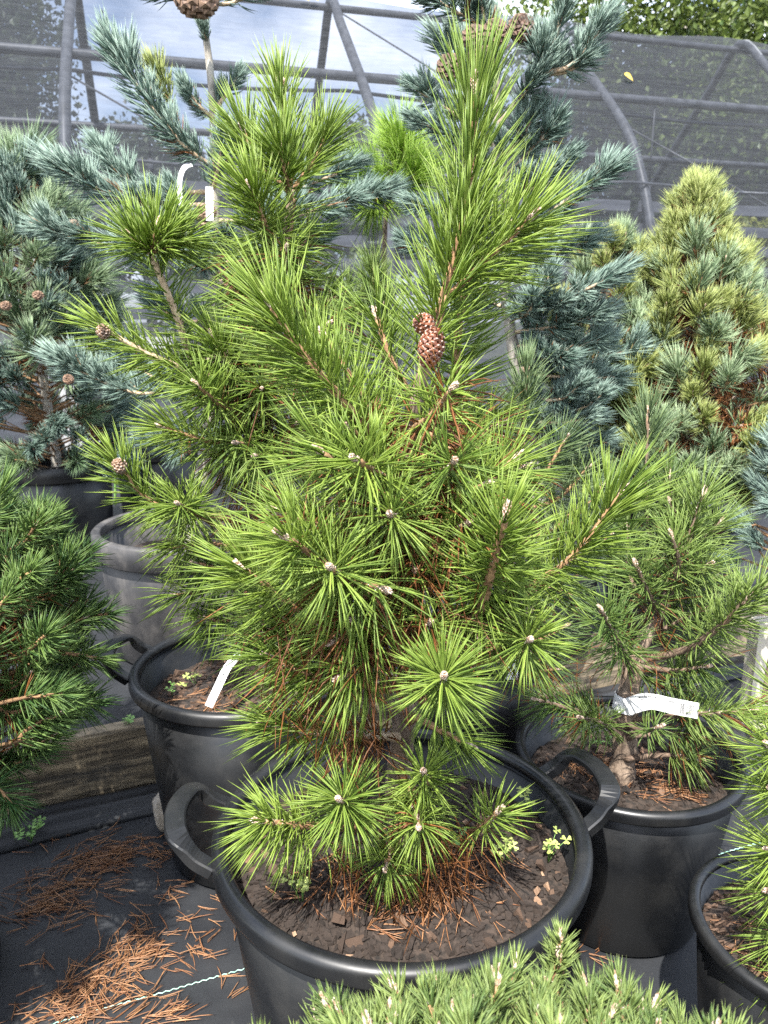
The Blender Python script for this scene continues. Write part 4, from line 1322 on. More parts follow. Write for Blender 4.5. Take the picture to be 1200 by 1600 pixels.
for pth in ([(795, 440, 2.4), (860, 400, 2.3), (925, 375, 2.26)], [(795, 520, 2.42), (870, 510, 2.28), (940, 490, 2.22)], [(800, 560, 2.44), (850, 560, 2.3), (885, 560, 2.24)],
            [(815, 660, 2.44), (870, 660, 2.3), (920, 655, 2.26)], [(790, 420, 2.4), (830, 410, 2.25), (850, 395, 2.2)], [(795, 480, 2.42), (740, 470, 2.42), (690, 450, 2.42)],
            [(800, 600, 2.46), (930, 560, 2.42), (1000, 545, 2.42)], [(778, 250, 2.34), (815, 215, 2.26), (835, 180, 2.22)], [(777, 150, 2.32), (735, 110, 2.3), (690, 70, 2.28)]):
    spray(Fb, pth, random.choice((V_BLUE, V_BLUE_BRIGHT)), 0.05, 0.7, 0.3, 0.85, rb=0.5)
for (x, y, ax, ay) in ((740, 72, 744, 46), (772, 62, 776, 40), (752, 82, 748, 104), (703, 115, 702, 96), (812, 52, 816, 38)):
    a_ = P(x, y, 2.14)
    cone_obj("cone", Fb["root"], a_, P(ax, ay, 2.1) - a_, 0.046, 0.023, [M_CONE_DARK, M_CONE_DULL], 55, Fb["base"], 0.9)


def bush(label, base, axis_pts, zr, rfun, n, pick, seed, name="pine_tree", ups=(0.25, 0.9), taper=0.0, dead=None, dead_n=0, trunk_r=0.02, scale=(0.85, 1.15), lim=0.0045, jit=0.25, cull=None, group=None, barkm=None, squash=1.0):
    """a bushy pine: limbs from the trunk carry shoots to the surface of its crown"""
    rg = np.random.default_rng(seed)
    T = soft_tree(name, label, base, axis_pts, [trunk_r, trunk_r * 0.75, trunk_r * 0.35], barkm or M_BARK, group=group)
    tp = T["tp"]
    z0, z1 = zr
    k = 0
    made = 0
    while made < n + dead_n and k < (n + dead_n) * 4:
        f = (k * 0.7548777 + 0.13) % 1.0
        z = z0 + (z1 - z0) * f
        an = k * 0.5698403 * 2 * math.pi + rg.normal() * 0.3
        k += 1
        inner = made >= n
        rr = rfun(f) * (rg.uniform(0.4, 0.75) if inner else rg.uniform(0.78, 1.03))
        i = int(np.argmin(np.abs(tp[:, 2] - (z - rr * 0.35))))
        ax = tp[i]
        axz = tp[int(np.argmin(np.abs(tp[:, 2] - z)))]
        o = np.array((math.cos(an), math.sin(an) * squash, 0.0))
        pos = np.array((axz[0], axz[1], z)) + o * rr
        if cull and cull(pos):
            made += 1
            continue
        up = ups[0] + (ups[1] - ups[0]) * f
        d = unit(o * (1.05 - 0.6 * f) + np.array((0, 0, up)) + rg.normal(size=3) * jit)
        var = (dead if inner else pick(f, rg, pos))
        var = var[int(rg.integers(len(var)))]
        limb(T["root"], ax - T["base"], pos - T["base"], lim * rg.uniform(0.7, 1.1), M_TWIG)
        put(T["root"], T["base"], var, pos, d, rg.uniform(*scale) * (1 + 0.15 * (taper > 0) - taper * f))
        made += 1
    return T


# ---- golden green conical pine at right, and its lower neighbour
zs9 = TERR + sz9(0, 0)
gtop = P(1085, 300, 2.45)
gb = (P9[0], P9[1], zs9)
bush("conical pine with blue green and golden needle tips at right, many dead needles inside", gb, [gb, (P9[0], P9[1] - 0.05, 1.1), gtop], (0.74, gtop[2] - 0.02),
     lambda f: 0.37 * (1 - f) ** 0.95 * (0.75 + 0.4 * min(1, f * 3.5)) + 0.002, 235,
     lambda f, rg, p: V_G2 if rg.uniform() < (0.45 + 0.55 * max(0, f - 0.5) / 0.5) else V_G1, 21, dead=V_GD, dead_n=110, taper=0.45, ups=(0.35, 1.6), trunk_r=0.022)
g2top = P(948, 385, 2.55)
g2b = (g2top[0] + 0.02, 2.72, TERR)
bush("green gold pine top between the coned blue pine and the conical pine", g2b, [g2b, (g2b[0], 2.66, 0.9), g2top], (0.75, g2top[2]),
     lambda f: 0.22 * (1 - f) ** 0.6 + 0.02, 75, lambda f, rg, p: V_G2 if rg.uniform() < 0.5 else V_G1, 22, dead=V_GD, dead_n=16, taper=0.4, ups=(0.35, 1.4), trunk_r=0.018)
# ---- blue pine at the left edge
zs8 = TERR + sz8(0, 0)
hb = (P8[0], P8[1], zs8)
htop = P(25, 262, 3.45)
H1 = bush("dark blue green pine at the left edge, small brown cones on it", hb, [hb, (P8[0], 3.55, 1.2), htop], (0.62, htop[2]),
          lambda f: 0.25 * (1 - f ** 2.4) + 0.03, 200, lambda f, rg, p: V_BLUE if rg.uniform() < 0.6 else V_HBLUE, 31, name="blue_pine", ups=(0.1, 0.8), trunk_r=0.025, scale=(1.0, 1.4), dead=V_GD, dead_n=8, barkm=M_GREYBARK)
for (x, y) in ((60, 468), (10, 484)):
    a_ = P(x, y, 3.15)
    cone_obj("cone", H1["root"], a_, (0.2, -0.4, 0.9), 0.032, 0.016, [M_CONE_DULL, M_CONE_DULL], 45, np.array(hb), 0.8)
# ---- dark shrub pine at the left
zs7 = sz7(0, 0)
ib = (P7[0], P7[1], zs7)
bush("dense deep green shrub pine at the left edge, cut off by the frame", ib, [ib, (P7[0], P7[1], 0.72), (P7[0] + 0.03, P7[1] + 0.03, 0.98)], (0.45, 0.955),
     lambda f: 0.375 * math.sqrt(max(0.0, 1 - (f * 1.55 - 0.72) ** 2 / 0.74)) + 0.02, 300, lambda f, rg, p: V_DARK, 41, dead=V_DARKD, dead_n=120, ups=(-0.15, 0.95), trunk_r=0.03, scale=(0.85, 1.2), cull=lambda p: p[0] < -1.12)
# ---- low pine in the foreground
zs11 = sz11(0, 0)
jb = (P11[0], P11[1], zs11)
J1 = bush("low cushion pine with short needles and many pale buds along the bottom edge", jb, [jb, (P11[0], P11[1], 0.5), (P11[0], P11[1], 0.62)], (0.42, 0.685),
     lambda f: 0.37 * math.sqrt(max(0.0, 1 - f ** 2.0)) + 0.01, 520, lambda f, rg, p: V_MUGO, 51, ups=(0.6, 1.3), trunk_r=0.016, lim=0.0028, scale=(0.85, 1.15), jit=0.3, squash=0.78, cull=lambda p: p[1] < 0.42)
sprig = P(876, 1558, 0.66)
limb(J1["root"], np.array((P11[0] + 0.03, P11[1] + 0.02, 0.5)) - np.array(jb), sprig - np.array(jb), 0.003, M_TWIG)
put(J1["root"], jb, V_MUGO[1], sprig, (0.0, 0.05, 1), 1.0)
put(J1["root"], jb, V_MUGO[3], sprig + (0.0, 0.0, 0.028), (-0.05, 0.05, 1), 0.85)
# ---- lime soft pine far behind, and the blue one at the right edge
lb = np.array((0.02, 2.9, TERR))
Lt = soft_tree("pine_tree", "fluffy lime green pine between the two blue pines, far behind", lb, [lb, (0.01, 2.88, 0.9), P(600, 420, 2.8), P(608, 260, 2.75)], [0.022, 0.018, 0.012, 0.006], M_BARK)
for (x, y, Y, dx, dy) in ((622, 270, 2.7, 0, -30), (600, 285, 2.68, -30, -10), (628, 300, 2.66, 20, -25), (605, 310, 2.66, -15, 10), (615, 250, 2.74, 8, -30)):
    a_ = P(x, y, Y)
    limb(Lt["root"], P(606, 330, 2.76) - lb, a_ - lb, 0.004, M_TWIG)
    put(Lt["root"], lb, random.choice(V_SOFT), a_, P(x + dx, y + dy, Y - 0.05) - a_, 1.25)
for (x, y, Y, dx, dy) in ((548, 500, 2.5, 30, -60), (560, 520, 2.5, -20, -60), (600, 480, 2.5, -10, -50), (580, 540, 2.5, 10, -50), (520, 560, 2.5, 10, -60)):
    a_ = P(x, y, Y)
    limb(Lt["root"], P(600, 560, 2.8) - lb, a_ - lb, 0.005, M_TWIG)
    put(Lt["root"], lb, random.choice(V_MIDBACK), a_, P(x + dx, y + dy, Y - 0.05) - a_, 1.0)
nb = (1.12, 2.06, TERR)
bush("small pale blue pine at the right edge beside the conical pine", nb, [nb, (1.12, 2.04, 0.6), (1.12, 2.04, 1.0)], (0.62, 1.0),
     lambda f: 0.12 * (1 - f * 0.5), 40, lambda f, rg, p: V_BLUE_BRIGHT, 61, name="blue_pine", scale=(0.6, 0.85), trunk_r=0.012)

# ------------------------------------------------------------------ hoop house
AX = np.array((math.cos(R(15)), math.sin(R(15))))
NX = np.array((-AX[1], AX[0]))
PROF = [(0.0, 0.1), (0.0, 1.3), (0.02, 1.8), (0.18, 2.3), (0.5, 2.86), (0.9, 3.26), (1.3, 3.6), (1.8, 4.02), (2.3, 4.4)]
PROF = PROF + [(4.6 - s, z) for s, z in PROF[-2::-1]]
PROF_S = smooth_path([(s, 0, z) for s, z in PROF], 81)
HB = np.array((0.0, 6.5))


def hp(t, s, z):
    p = HB + AX * t + NX * s
    return np.array((p[0], p[1], z))


hroot = thing("hoop_house", (*HB, TERR), "arched metal hoop house skinned with grey see through shade cloth across the back", "greenhouse")
ho = np.array((*HB, TERR))
for k in range(-3, 6):
    t = 0.06 + 2.42 * k
    mb = MB()
    mb.tube([hp(t, s + (0.012 if s < 2.3 else -0.012), z) for s, _, z in PROF_S], 0.045, 10)
    mb.build("hoop", M_METAL, hroot, origin=ho)
for (s, z, r_) in ((1.1, 3.38, 0.042), (1.16, 3.28, 0.016), (2.3, 4.33, 0.035), (3.5, 3.36, 0.04), (0.2, 2.47, 0.012), (4.5, 2.3, 0.03)):
    mb = MB()
    tt = np.linspace(-9, 14, 60)
    mb.tube([hp(t, s, z - (0.05 * abs(math.sin(t * 1.298)) if r_ < 0.03 else 0)) for t in tt], r_, 8)
    mb.build("purlin", M_METAL, hroot, origin=ho)
for k in range(-3, 5):                                      # thin diagonal braces and hanging wires
    t = -0.05 + 2.42 * k
    mb = MB()
    mb.tube([hp(t + 0.1, 1.0, 3.2), hp(t + 1.5, 0.35, 2.35), hp(t + 2.3, 0.1, 1.6)][::-1] if k % 2 else [hp(t + 0.2, 2.3, 4.3), hp(t + 1.2, 1.3, 3.4), hp(t + 2.1, 0.5, 2.5)], 0.009, 6)
    mb.build("brace", M_METAL, hroot, origin=ho)
    mb = MB()
    tw = t + 0.7
    mb.tube([hp(tw, 1.1, 3.36), hp(tw, 1.1, 2.62)], 0.008, 5)
    mb.tube([hp(tw, 1.1, 2.62), hp(tw, 1.1, 2.55), hp(tw, 1.1, 2.5)], [0.02, 0.026, 0.012], 6)
    mb.build("hanging_wire", M_METAL, hroot, origin=ho)
for i, z in enumerate((1.33, 1.53, 1.72, 1.9, 2.08, 2.27)):
    for (t0, t1) in ((-8.0, -2.52), (-2.42, -0.1), (0.0, 2.33), (2.43, 4.75), (4.85, 12.0)):
        mb = MB()
        mt = Matrix(((AX[0], NX[0], 0, 0), (AX[1], NX[1], 0, 0), (0, 0, 1, 0), (0, 0, 0, 1)))
        mt.translation = Vector(hp(0, 0, 0))
        so = 0.12 if z < 2 else 0.22
        mb.box((t0, so, z - 0.045), (t1, so + 0.03, z + 0.045), 0, mt)
        mb.build("rail", M_RAIL, hroot, smooth=False, origin=ho)
for k in range(-4, 6):                                      # board under the rails, one per bay
    t = -0.05 + 2.42 * k
    mb = MB()
    mt = Matrix(((AX[0], NX[0], 0, 0), (AX[1], NX[1], 0, 0), (0, 0, 1, 0), (0, 0, 0, 1)))
    mt.translation = Vector(hp(0, 0, 0))
    mb.box((t + 0.06, 0.16, 0.15), (t + 2.36, 0.19, 0.95), 0, mt)
    mb.build("base_board", M_RAIL, hroot, smooth=False, origin=ho)
mb = MB()


def cf(u, v):
    t = -9 + 23 * u
    i = v * (len(PROF_S) - 1)
    k = min(int(i), len(PROF_S) - 2)
    s, _, z = PROF_S[k] + (PROF_S[k + 1] - PROF_S[k]) * (i - k)
    ph = (t + 0.05) / 2.42 * math.pi
    sag = -0.05 * math.sin(ph) ** 2 * min(1, max(0, z - 1.6))
    w = 0.02 * noise.noise(Vector((t * 1.1, s * 2.2, z * 2.2))) + 0.008 * noise.noise(Vector((t * 1.8 + z * 3, s * 8, z * 8)))
    side = -1 if s < 2.3 else 1
    return hp(t, s + side * (0.06 + w) * (1 if z < 3.9 else 0.3), z + 0.04 + sag + w)


mb.grid(cf, 150, 100)
mb.build("shade_cloth", M_CLOTH, hroot, origin=ho)
# door frame of pale posts at the left bay
for (px, w) in ((84, 0.05), (108, 0.045), (124, 0.06)):
    a_ = P(px, 690, 5.75)
    mb = MB()
    mb.box((a_[0] - w / 2, 5.72, TERR), (a_[0] + w / 2, 5.76, 2.05), 0)
    mb.build("door_post", M_FRAME, hroot, smooth=False, origin=ho)
for z in (0.42, 1.12):
    a_, b_ = P(70, 690, 5.74), P(215, 690, 5.74)
    mb = MB()
    mb.box((a_[0], 5.77, z - 0.04), (b_[0] + 0.3, 5.81, z + 0.04), 0)
    mb.build("door_rail", M_FRAME, hroot, smooth=False, origin=ho)


# ------------------------------------------------------------------ leafy trees
def leafy(name, label, base, trunk_h, blobs, n, size, mat, cat="tree", kids=True, lean=0.0):
    """trunk, limbs and a crown of many small leaf clumps spread through overlapping blobs"""
    base = np.array(base, float)
    root = thing(name, base, label, cat, "trees beyond the hoop house")
    mb = MB()
    tr = 0.03 * trunk_h + 0.02
    top = base + (lean, 0, trunk_h)
    mb.tube(smooth_path([base, (base + top) / 2 + (0.05, 0, 0), top], 12), np.linspace(tr, tr * 0.4, 12), 8, rough=0.06)
    mb.build("trunk", M_GREYBARK, root, origin=base)
    for (bx, by, bz, rx, rz) in blobs:
        m2 = MB()
        c_ = base + (bx, by, bz)
        st = base + (lean * 0.6, 0, min(trunk_h * 0.95, max(0.2, bz - rz)))
        m2.tube(smooth_path([st, (st + c_) / 2 + (0, 0, 0.1), c_], 8), np.linspace(tr * 0.5, 0.012, 8), 6, rough=0.06)
        m2.build("branch", M_GREYBARK, root, origin=base)
    mb = MB()
    tot = sum(b[3] ** 2 * b[4] for b in blobs)
    for (bx, by, bz, rx, rz) in blobs:
        k = int(n * rx ** 2 * rz / tot)
        cl = max(5, k // 26)
        ccen = unit(RNG.normal(size=(cl, 3))) * (RNG.uniform(0, 1, cl)[:, None] ** 0.45)
        idx = RNG.integers(cl, size=k)
        pos = ccen[idx] + RNG.normal(size=(k, 3)) * 0.15
        pos = pos * (rx, rx, rz) + (bx, by, bz) + base
        a1 = unit(RNG.normal(size=(k, 3)))
        a2 = unit(np.cross(a1, RNG.normal(size=(k, 3))))
        s1 = size * RNG.uniform(0.6, 1.3, k)[:, None]
        s2 = s1 * RNG.uniform(0.45, 0.75, k)[:, None]
        nn = np.cross(a1, a2) * s1 * 0.2
        V = np.stack([pos - a1 * s1, pos + a2 * s2 + nn, pos + a1 * s1, pos - a2 * s2 + nn], 1)
        b = mb.verts(V.reshape(-1, 3), np.repeat(np.clip(RNG.normal(0.5, 0.27, k), 0, 1), 4))
        i = b + np.arange(k)[:, None] * 4
        mb.quads(np.concatenate([i, i + 1, i + 2, i + 3], 1))
    tag(mb.build("crown", mat, root, smooth=False, origin=base), kind="stuff")
    return root


leafy("broadleaf_tree", "pale green leafy tree above the hoop house roof at the top right corner", (8.0, 15.5, TERR), 6.5,
      [(0, 0, 6.6, 2.3, 2.0), (-2.6, 0.4, 6.4, 1.9, 1.9), (-4.6, 0.6, 6.2, 1.7, 1.8), (1.9, -0.2, 5.4, 2.0, 1.7), (-1.4, 0, 4.6, 2.2, 1.5), (0.6, 0, 8.6, 2, 1.6), (-3.6, 0.4, 8.4, 2, 1.4)], 42000, 0.065, M_LEAF)
leafy("broadleaf_tree", "dark tree screened by the shade cloth at far right", (11.5, 17, TERR), 5.0, [(0, 0, 4.4, 2.6, 2.4), (-3.2, 0, 3.6, 2.4, 2.6), (-6.6, 0.5, 3.6, 2.4, 2.6), (2.5, 0, 5.5, 2, 2), (-4.8, 1, 5.4, 2.4, 2)], 90000, 0.075, M_LEAF_DARK)
leafy("broadleaf_tree", "dark tree seen through the cloth at the left edge", (-8.2, 16, TERR), 6.0, [(0, 0, 6.0, 2.1, 2.2), (-0.8, 0, 8.6, 2.2, 1.9), (1.2, 0, 3.6, 1.7, 1.3), (-1.5, 0, 3.5, 1.9, 1.7)], 70000, 0.07, M_LEAF_DARK)
leafy("broadleaf_tree", "low dark tree seen through the cloth between the left hoop and the tall blue pine", (-5.0, 17, TERR), 3.6, [(0, 0, 3.6, 1.2, 1.3), (0.9, 0, 3.0, 1.1, 1.1), (-0.9, 0, 3.1, 1.1, 1.2)], 30000, 0.07, M_LEAF_DARK)
leafy("broadleaf_tree", "dark tree line seen through the cloth between the two blue pines", (-0.8, 18, TERR), 3.8, [(0, 0, 3.8, 1.5, 1.3), (-2.0, 0, 3.5, 1.4, 1.3), (1.8, 0, 3.4, 1.5, 1.3), (3.2, 0, 3.6, 1.5, 1.6)], 60000, 0.07, M_LEAF_DARK)
leafy("golden_conifer", "golden conifer inside the hoop house behind the conical pine", (3.55, 8.9, TERR), 2.0, [(0, 0, 1.4, 0.55, 0.5), (0, 0, 1.9, 0.4, 0.42), (0.05, 0, 2.25, 0.2, 0.28), (0.5, 0, 1.8, 0.4, 0.4)], 3600, 0.035, M_LEAF_GOLD, cat="conifer")
leafy("golden_conifer", "golden conifer inside the hoop house at the right edge", (4.55, 9.1, TERR), 2.0, [(0, 0, 1.4, 0.6, 0.5), (0, 0, 1.85, 0.5, 0.4), (-0.3, 0, 2.1, 0.3, 0.26), (0.4, 0, 2.0, 0.4, 0.3)], 3600, 0.035, M_LEAF_GOLD, cat="conifer")
leafy("green_shrub", "green shrub inside the hoop house behind the rails at left", (-1.2, 8.3, TERR), 1.0, [(0, 0, 1.3, 0.6, 0.5), (-0.8, 0, 1.2, 0.6, 0.5), (0.9, 0, 1.3, 0.6, 0.5)], 2200, 0.05, M_LEAF, cat="shrub")

# broad leaved plant on the terrace near the door
hv = np.array(P(170, 672, 4.55))
hv[2] = TERR
hz = thing("broad_leaved_plant", hv, "small plant with broad pale green leaves behind the blue pine at left", "plant")
mb = MB()
mb.tube(smooth_path([hv, hv + (0.02, 0, 0.3), hv + (0.0, 0, 0.62)], 10), np.linspace(0.008, 0.004, 10), 6)
mb.build("stem", M_WEED, hz, origin=hv)


def leaf_mesh(base, dirv, L, W, mat, parent, origin, name="leaf", fold=0.25, nrm=(0, 0, 1)):
    d = unit(dirv)
    s = unit(np.cross(d, nrm))
    up = np.cross(s, d)
    mb = MB()
    V = []
    for i in range(9):
        t = i / 8
        w = W * math.sin(math.pi * min(1, 0.04 + 0.96 * t) ** 0.8) * (1 if i < 8 else 0)
        c_ = np.asarray(base) + d * L * t + up * (-0.25 * L * t * t)
        V += [c_ - s * w + up * w * fold, c_, c_ + s * w + up * w * fold]
    b = mb.verts(V)
    for i in range(8):
        for j in (0, 1):
            mb.quads([[b + i * 3 + j, b + i * 3 + j + 1, b + (i + 1) * 3 + j + 1, b + (i + 1) * 3 + j]])
    return mb.build(name, mat, parent, origin=origin)


for (dx, dz, an, L) in ((0.0, 0.55, 3.0, 0.17), (0.0, 0.6, 0.3, 0.16), (0.01, 0.42, 3.9, 0.19), (0.01, 0.4, -0.7, 0.16), (0.0, 0.62, 5.0, 0.15), (0.01, 0.3, 2.4, 0.16)):
    leaf_mesh(hv + (dx, 0, dz), (math.cos(an), math.sin(an), 0.25), L, 0.045, M_LEAFBIG, hz, hv)


# ------------------------------------------------------------------ small things
def trefoil(parent, pos, origin, size, mat, tilt, name="leaf"):
    mb = MB()
    rot = Matrix.Rotation(random.uniform(0, 6.28), 3, 'Z')
    tl = Matrix.Rotation(tilt, 3, 'X')
    for k in range(3):
        an = k * 2.0944
        pts = [(0, 0, 0)]
        for a in np.linspace(-1.0, 1.0, 9):
            r_ = size * (1.0 - 0.28 * math.exp(-(a / 0.22) ** 2)) * math.cos(a * 0.75) ** 0.4
            pts.append((r_ * math.cos(a * 0.62), r_ * math.sin(a * 0.62), size * 0.12 * abs(a)))
        rz = Matrix.Rotation(an, 3, 'Z')
        pts = [np.array(rot @ (tl @ (rz @ Vector(p)))) + pos for p in pts]
        b = mb.verts(pts)
        mb.tris([[b, b + i, b + i + 1] for i in range(1, 9)])
    return mb.build(name, mat, parent, origin=origin, smooth=False)


def clover(label, px, py, Zf, potxy, z0, n, spread, size, mat=None, seed=0, cat="weed", lift=0.034):
    random.seed(seed)
    p = G(px, py, z0)
    root = thing("clover", p, label, cat, "small weeds in the pots and on the ground")
    sm = MB()
    for k in range(n):
        q = p + np.array((random.gauss(0, spread), random.gauss(0, spread), lift * random.uniform(0.6, 1.5)))
        trefoil(root, q, p, size * random.uniform(0.75, 1.15), mat or M_CLOVER, random.gauss(-0.15, 0.3))
        sm.tube([p + (0, 0, -0.004), (p + q) / 2 + (0, 0, 0.004), q], 0.0006, 4)
    sm.build("stem", M_WEED, root, origin=p)


zsoil1 = 0.435
clover("pale clover cluster by the right wall inside the central tub", 856, 1345, 0, P1, zsoil1, 7, 0.012, 0.0095, seed=1)
clover("pale clover sprig at the back right of the central tub under the needle tips", 832, 1272, 0, P1, zsoil1, 5, 0.012, 0.0105, seed=2)
clover("small pair of clover leaves on the bark near the centre of the central tub", 792, 1348, 0, P1, zsoil1, 4, 0.012, 0.0115, seed=3)
clover("yellowish weed seedling at the front left of the central tub's soil", 472, 1413, 0, P1, zsoil1, 6, 0.012, 0.0115, seed=4)
clover("fresh green weed under the right low tuft in the central tub", 735, 1330, 0, P1, zsoil1, 4, 0.012, 0.011, M_WEED, 5)
clover("little green seedling at the left wall of the tub with the white stake", 270, 1088, 0, P2, 0.41, 3, 0.014, 0.013, M_WEED, 6, lift=0.025)
clover("grey green seedling next to the white stake label", 305, 1070, 0, P2, 0.41, 5, 0.014, 0.012, M_CLOVER, 7, lift=0.025)
clover("bright green weed on the terrace just behind the timber", 194, 1143, 0, P2, TERR, 5, 0.014, 0.013, M_WEED, 8)
clover("dim green weed on the ground fabric near the left pot", 48, 1315, 0, P2, 0.02, 9, 0.03, 0.014, M_WEED, 9, lift=0.03)
clover("dark seedling in the soil of the tagged pine's pot", 945, 1180, 0, P5, 0.31, 4, 0.014, 0.012, M_WEED, 10)
random.seed(99)

# stone beside the tub
sp = G(268, 1290, 0.0)
mb = MB()
nu, nv_ = 20, 12


def stf(u, v):
    a, e = u * 2 * math.pi, (v - 0.5) * math.pi
    d = Vector((math.cos(a) * math.cos(e), math.sin(a) * math.cos(e), math.sin(e)))
    r_ = 1 + 0.22 * noise.noise(d * 1.6 + Vector((3, 1, 0))) + 0.07 * noise.noise(d * 6)
    return sp + np.array((d.x * 0.045 * r_, d.y * 0.05 * r_, 0.05 + d.z * 0.055 * r_))


mb.grid(stf, nu, nv_)
so_ = mb.build("stone", M_STONE, origin=sp)
so_.location = sp
tag(so_, "rough brown stone beside the left handle of the central tub", "stone")


# fallen needles
def litter(name, label, spots, w=0.00095, zfun=None, L=0.062, parent=None, inside=None):
    mb = MB()
    for (c_, n, sx, sy, ang, da, pile) in spots:
        B = np.array(c_) + np.stack([RNG.normal(size=n) * sx, RNG.normal(size=n) * sy, np.zeros(n)], 1)
        an = ang + RNG.normal(size=n) * da
        if inside:
            (ox, oy), sr_ = inside
            ok = np.ones(n, bool)
            for f_ in (0, 0.5, 1):
                ok &= np.hypot(B[:, 0] + np.cos(an) * L * f_ - ox, B[:, 1] + np.sin(an) * L * f_ - oy) < sr_ - 0.012
            B, an, n = B[ok], an[ok], int(ok.sum())
            if n == 0:
                continue
        for k in range(2):
            a2 = an + RNG.normal(size=n) * 0.12
            D = np.stack([np.cos(a2), np.sin(a2), RNG.normal(size=n) * 0.05], 1)
            z = np.array([zfun(x, y) for x, y in B[:, :2]])
            z1 = np.array([zfun(x, y) for x, y in (B + D * L)[:, :2]])
            D[:, 2] = (z1 - z) / L + RNG.normal(size=n) * 0.02
            h = 0.0025 + np.abs(RNG.normal(size=n)) * pile
            Bz = np.stack([B[:, 0], B[:, 1], z + h], 1)
            C = np.stack([-np.sin(a2), np.cos(a2), np.zeros(n)], 1) * (RNG.normal(size=n) * 0.22)[:, None]
            mb.needles(Bz, D, L * RNG.uniform(0.55, 1.05, n), C, w, 4, RNG.uniform(size=n), 0.0)
    o = mb.build(name, M_STRAW, parent)
    tag(o, label, "needle litter", kind="stuff")
    return o


def gs(px, py, n, sx, sy, ang, da, pile=0.004):
    return (G(px, py, 0.0), n, sx, sy, ang, da, pile)


litter("fallen_needles", "brown fallen pine needles heaped on the black ground fabric at left",
       [gs(105, 1375, 110, 0.06, 0.055, 0.5, 0.75, 0.006), (G(170, 1345, 0), 60, 0.05, 0.03, 0.35, 0.4, 0.004), gs(60, 1420, 50, 0.04, 0.03, 0.4, 0.8), gs(180, 1450, 40, 0.13, 0.12, 0.5, 1.2),
        gs(140, 1560, 80, 0.05, 0.04, 0.6, 0.85, 0.006), gs(90, 1590, 60, 0.05, 0.03, 0.5, 0.5), gs(200, 1500, 60, 0.03, 0.03, 0.9, 0.5),
        gs(230, 1325, 24, 0.05, 0.03, 0.2, 0.6), gs(270, 1395, 3, 0.01, 0.01, 0, 0.8), gs(200, 1440, 10, 0.05, 0.02, -0.4, 0.6), gs(300, 1490, 10, 0.02, 0.02, 0.5, 0.7),
        gs(345, 1405, 8, 0.03, 0.008, -0.6, 0.3), gs(370, 1545, 6, 0.03, 0.03, 0.6, 0.7), gs(240, 1590, 26, 0.03, 0.02, 0.4, 0.5), gs(30, 1300, 60, 0.05, 0.03, 0.4, 0.5),
        gs(220, 1250, 8, 0.06, 0.02, 0.3, 0.3), gs(920, 1502, 5, 0.02, 0.01, 0.2, 0.9), gs(260, 1490, 14, 0.03, 0.05, 0.5, 0.6)],
       zfun=ground_z)


def pot_litter(label, pxy, szf, z0, spots, sr, L=0.055):
    def zf(x, y):
        return z0 + szf(x - pxy[0], y - pxy[1])
    litter("fallen_needles", label, spots, zfun=zf, L=L, inside=(pxy, sr))


pot_litter("brown fallen needles on the bark inside the central tub", P1, sz1, 0,
           [(G(650, 1400, 0.43), 70, 0.03, 0.025, -1.2, 0.7, 0.005), (G(560, 1380, 0.43), 50, 0.05, 0.03, -0.6, 0.9, 0.004), (G(600, 1455, 0.43), 14, 0.03, 0.012, 0.6, 0.7, 0.003),
            (G(760, 1400, 0.43), 10, 0.05, 0.03, 1.0, 0.9, 0.002), (G(500, 1400, 0.43), 14, 0.05, 0.02, 0.3, 0.9, 0.002), (G(700, 1350, 0.43), 50, 0.04, 0.04, -1.0, 0.8, 0.006)], sr1)
pot_litter("brown fallen needles in the tagged pine's pot", P5, sz5, 0,
           [(G(1040, 1245, 0.31), 40, 0.035, 0.015, 0.2, 0.35, 0.003), (G(920, 1200, 0.31), 40, 0.04, 0.03, -1.0, 0.8, 0.004), (G(1000, 1225, 0.31), 50, 0.06, 0.04, 0.5, 1.0, 0.004)], sr5)
pot_litter("brown fallen needles in the tub with the white stake", P2, sz2, 0, [((P2[0] - 0.05, P2[1] - 0.1, 0), 50, 0.08, 0.05, 0.5, 1.0, 0.003)], sr2)
pot_litter("brown fallen needles in the half hidden pot", P4, sz4, 0, [((P4[0] + 0.03, P4[1] - 0.05, 0), 130, 0.06, 0.05, 0.5, 1.2, 0.006)], sr4)
pot_litter("brown fallen needles under the conical pine", P9, sz9, TERR, [((P9[0] + 0.03, P9[1] - 0.08, 0), 200, 0.09, 0.07, 0.5, 1.2, 0.02)], sr9)
pot_litter("brown fallen needles in the pot at the lower right corner", P6, sz6, 0, [((P6[0] - 0.08, P6[1], 0), 30, 0.04, 0.05, 0.5, 1.2, 0.004)], sr6)


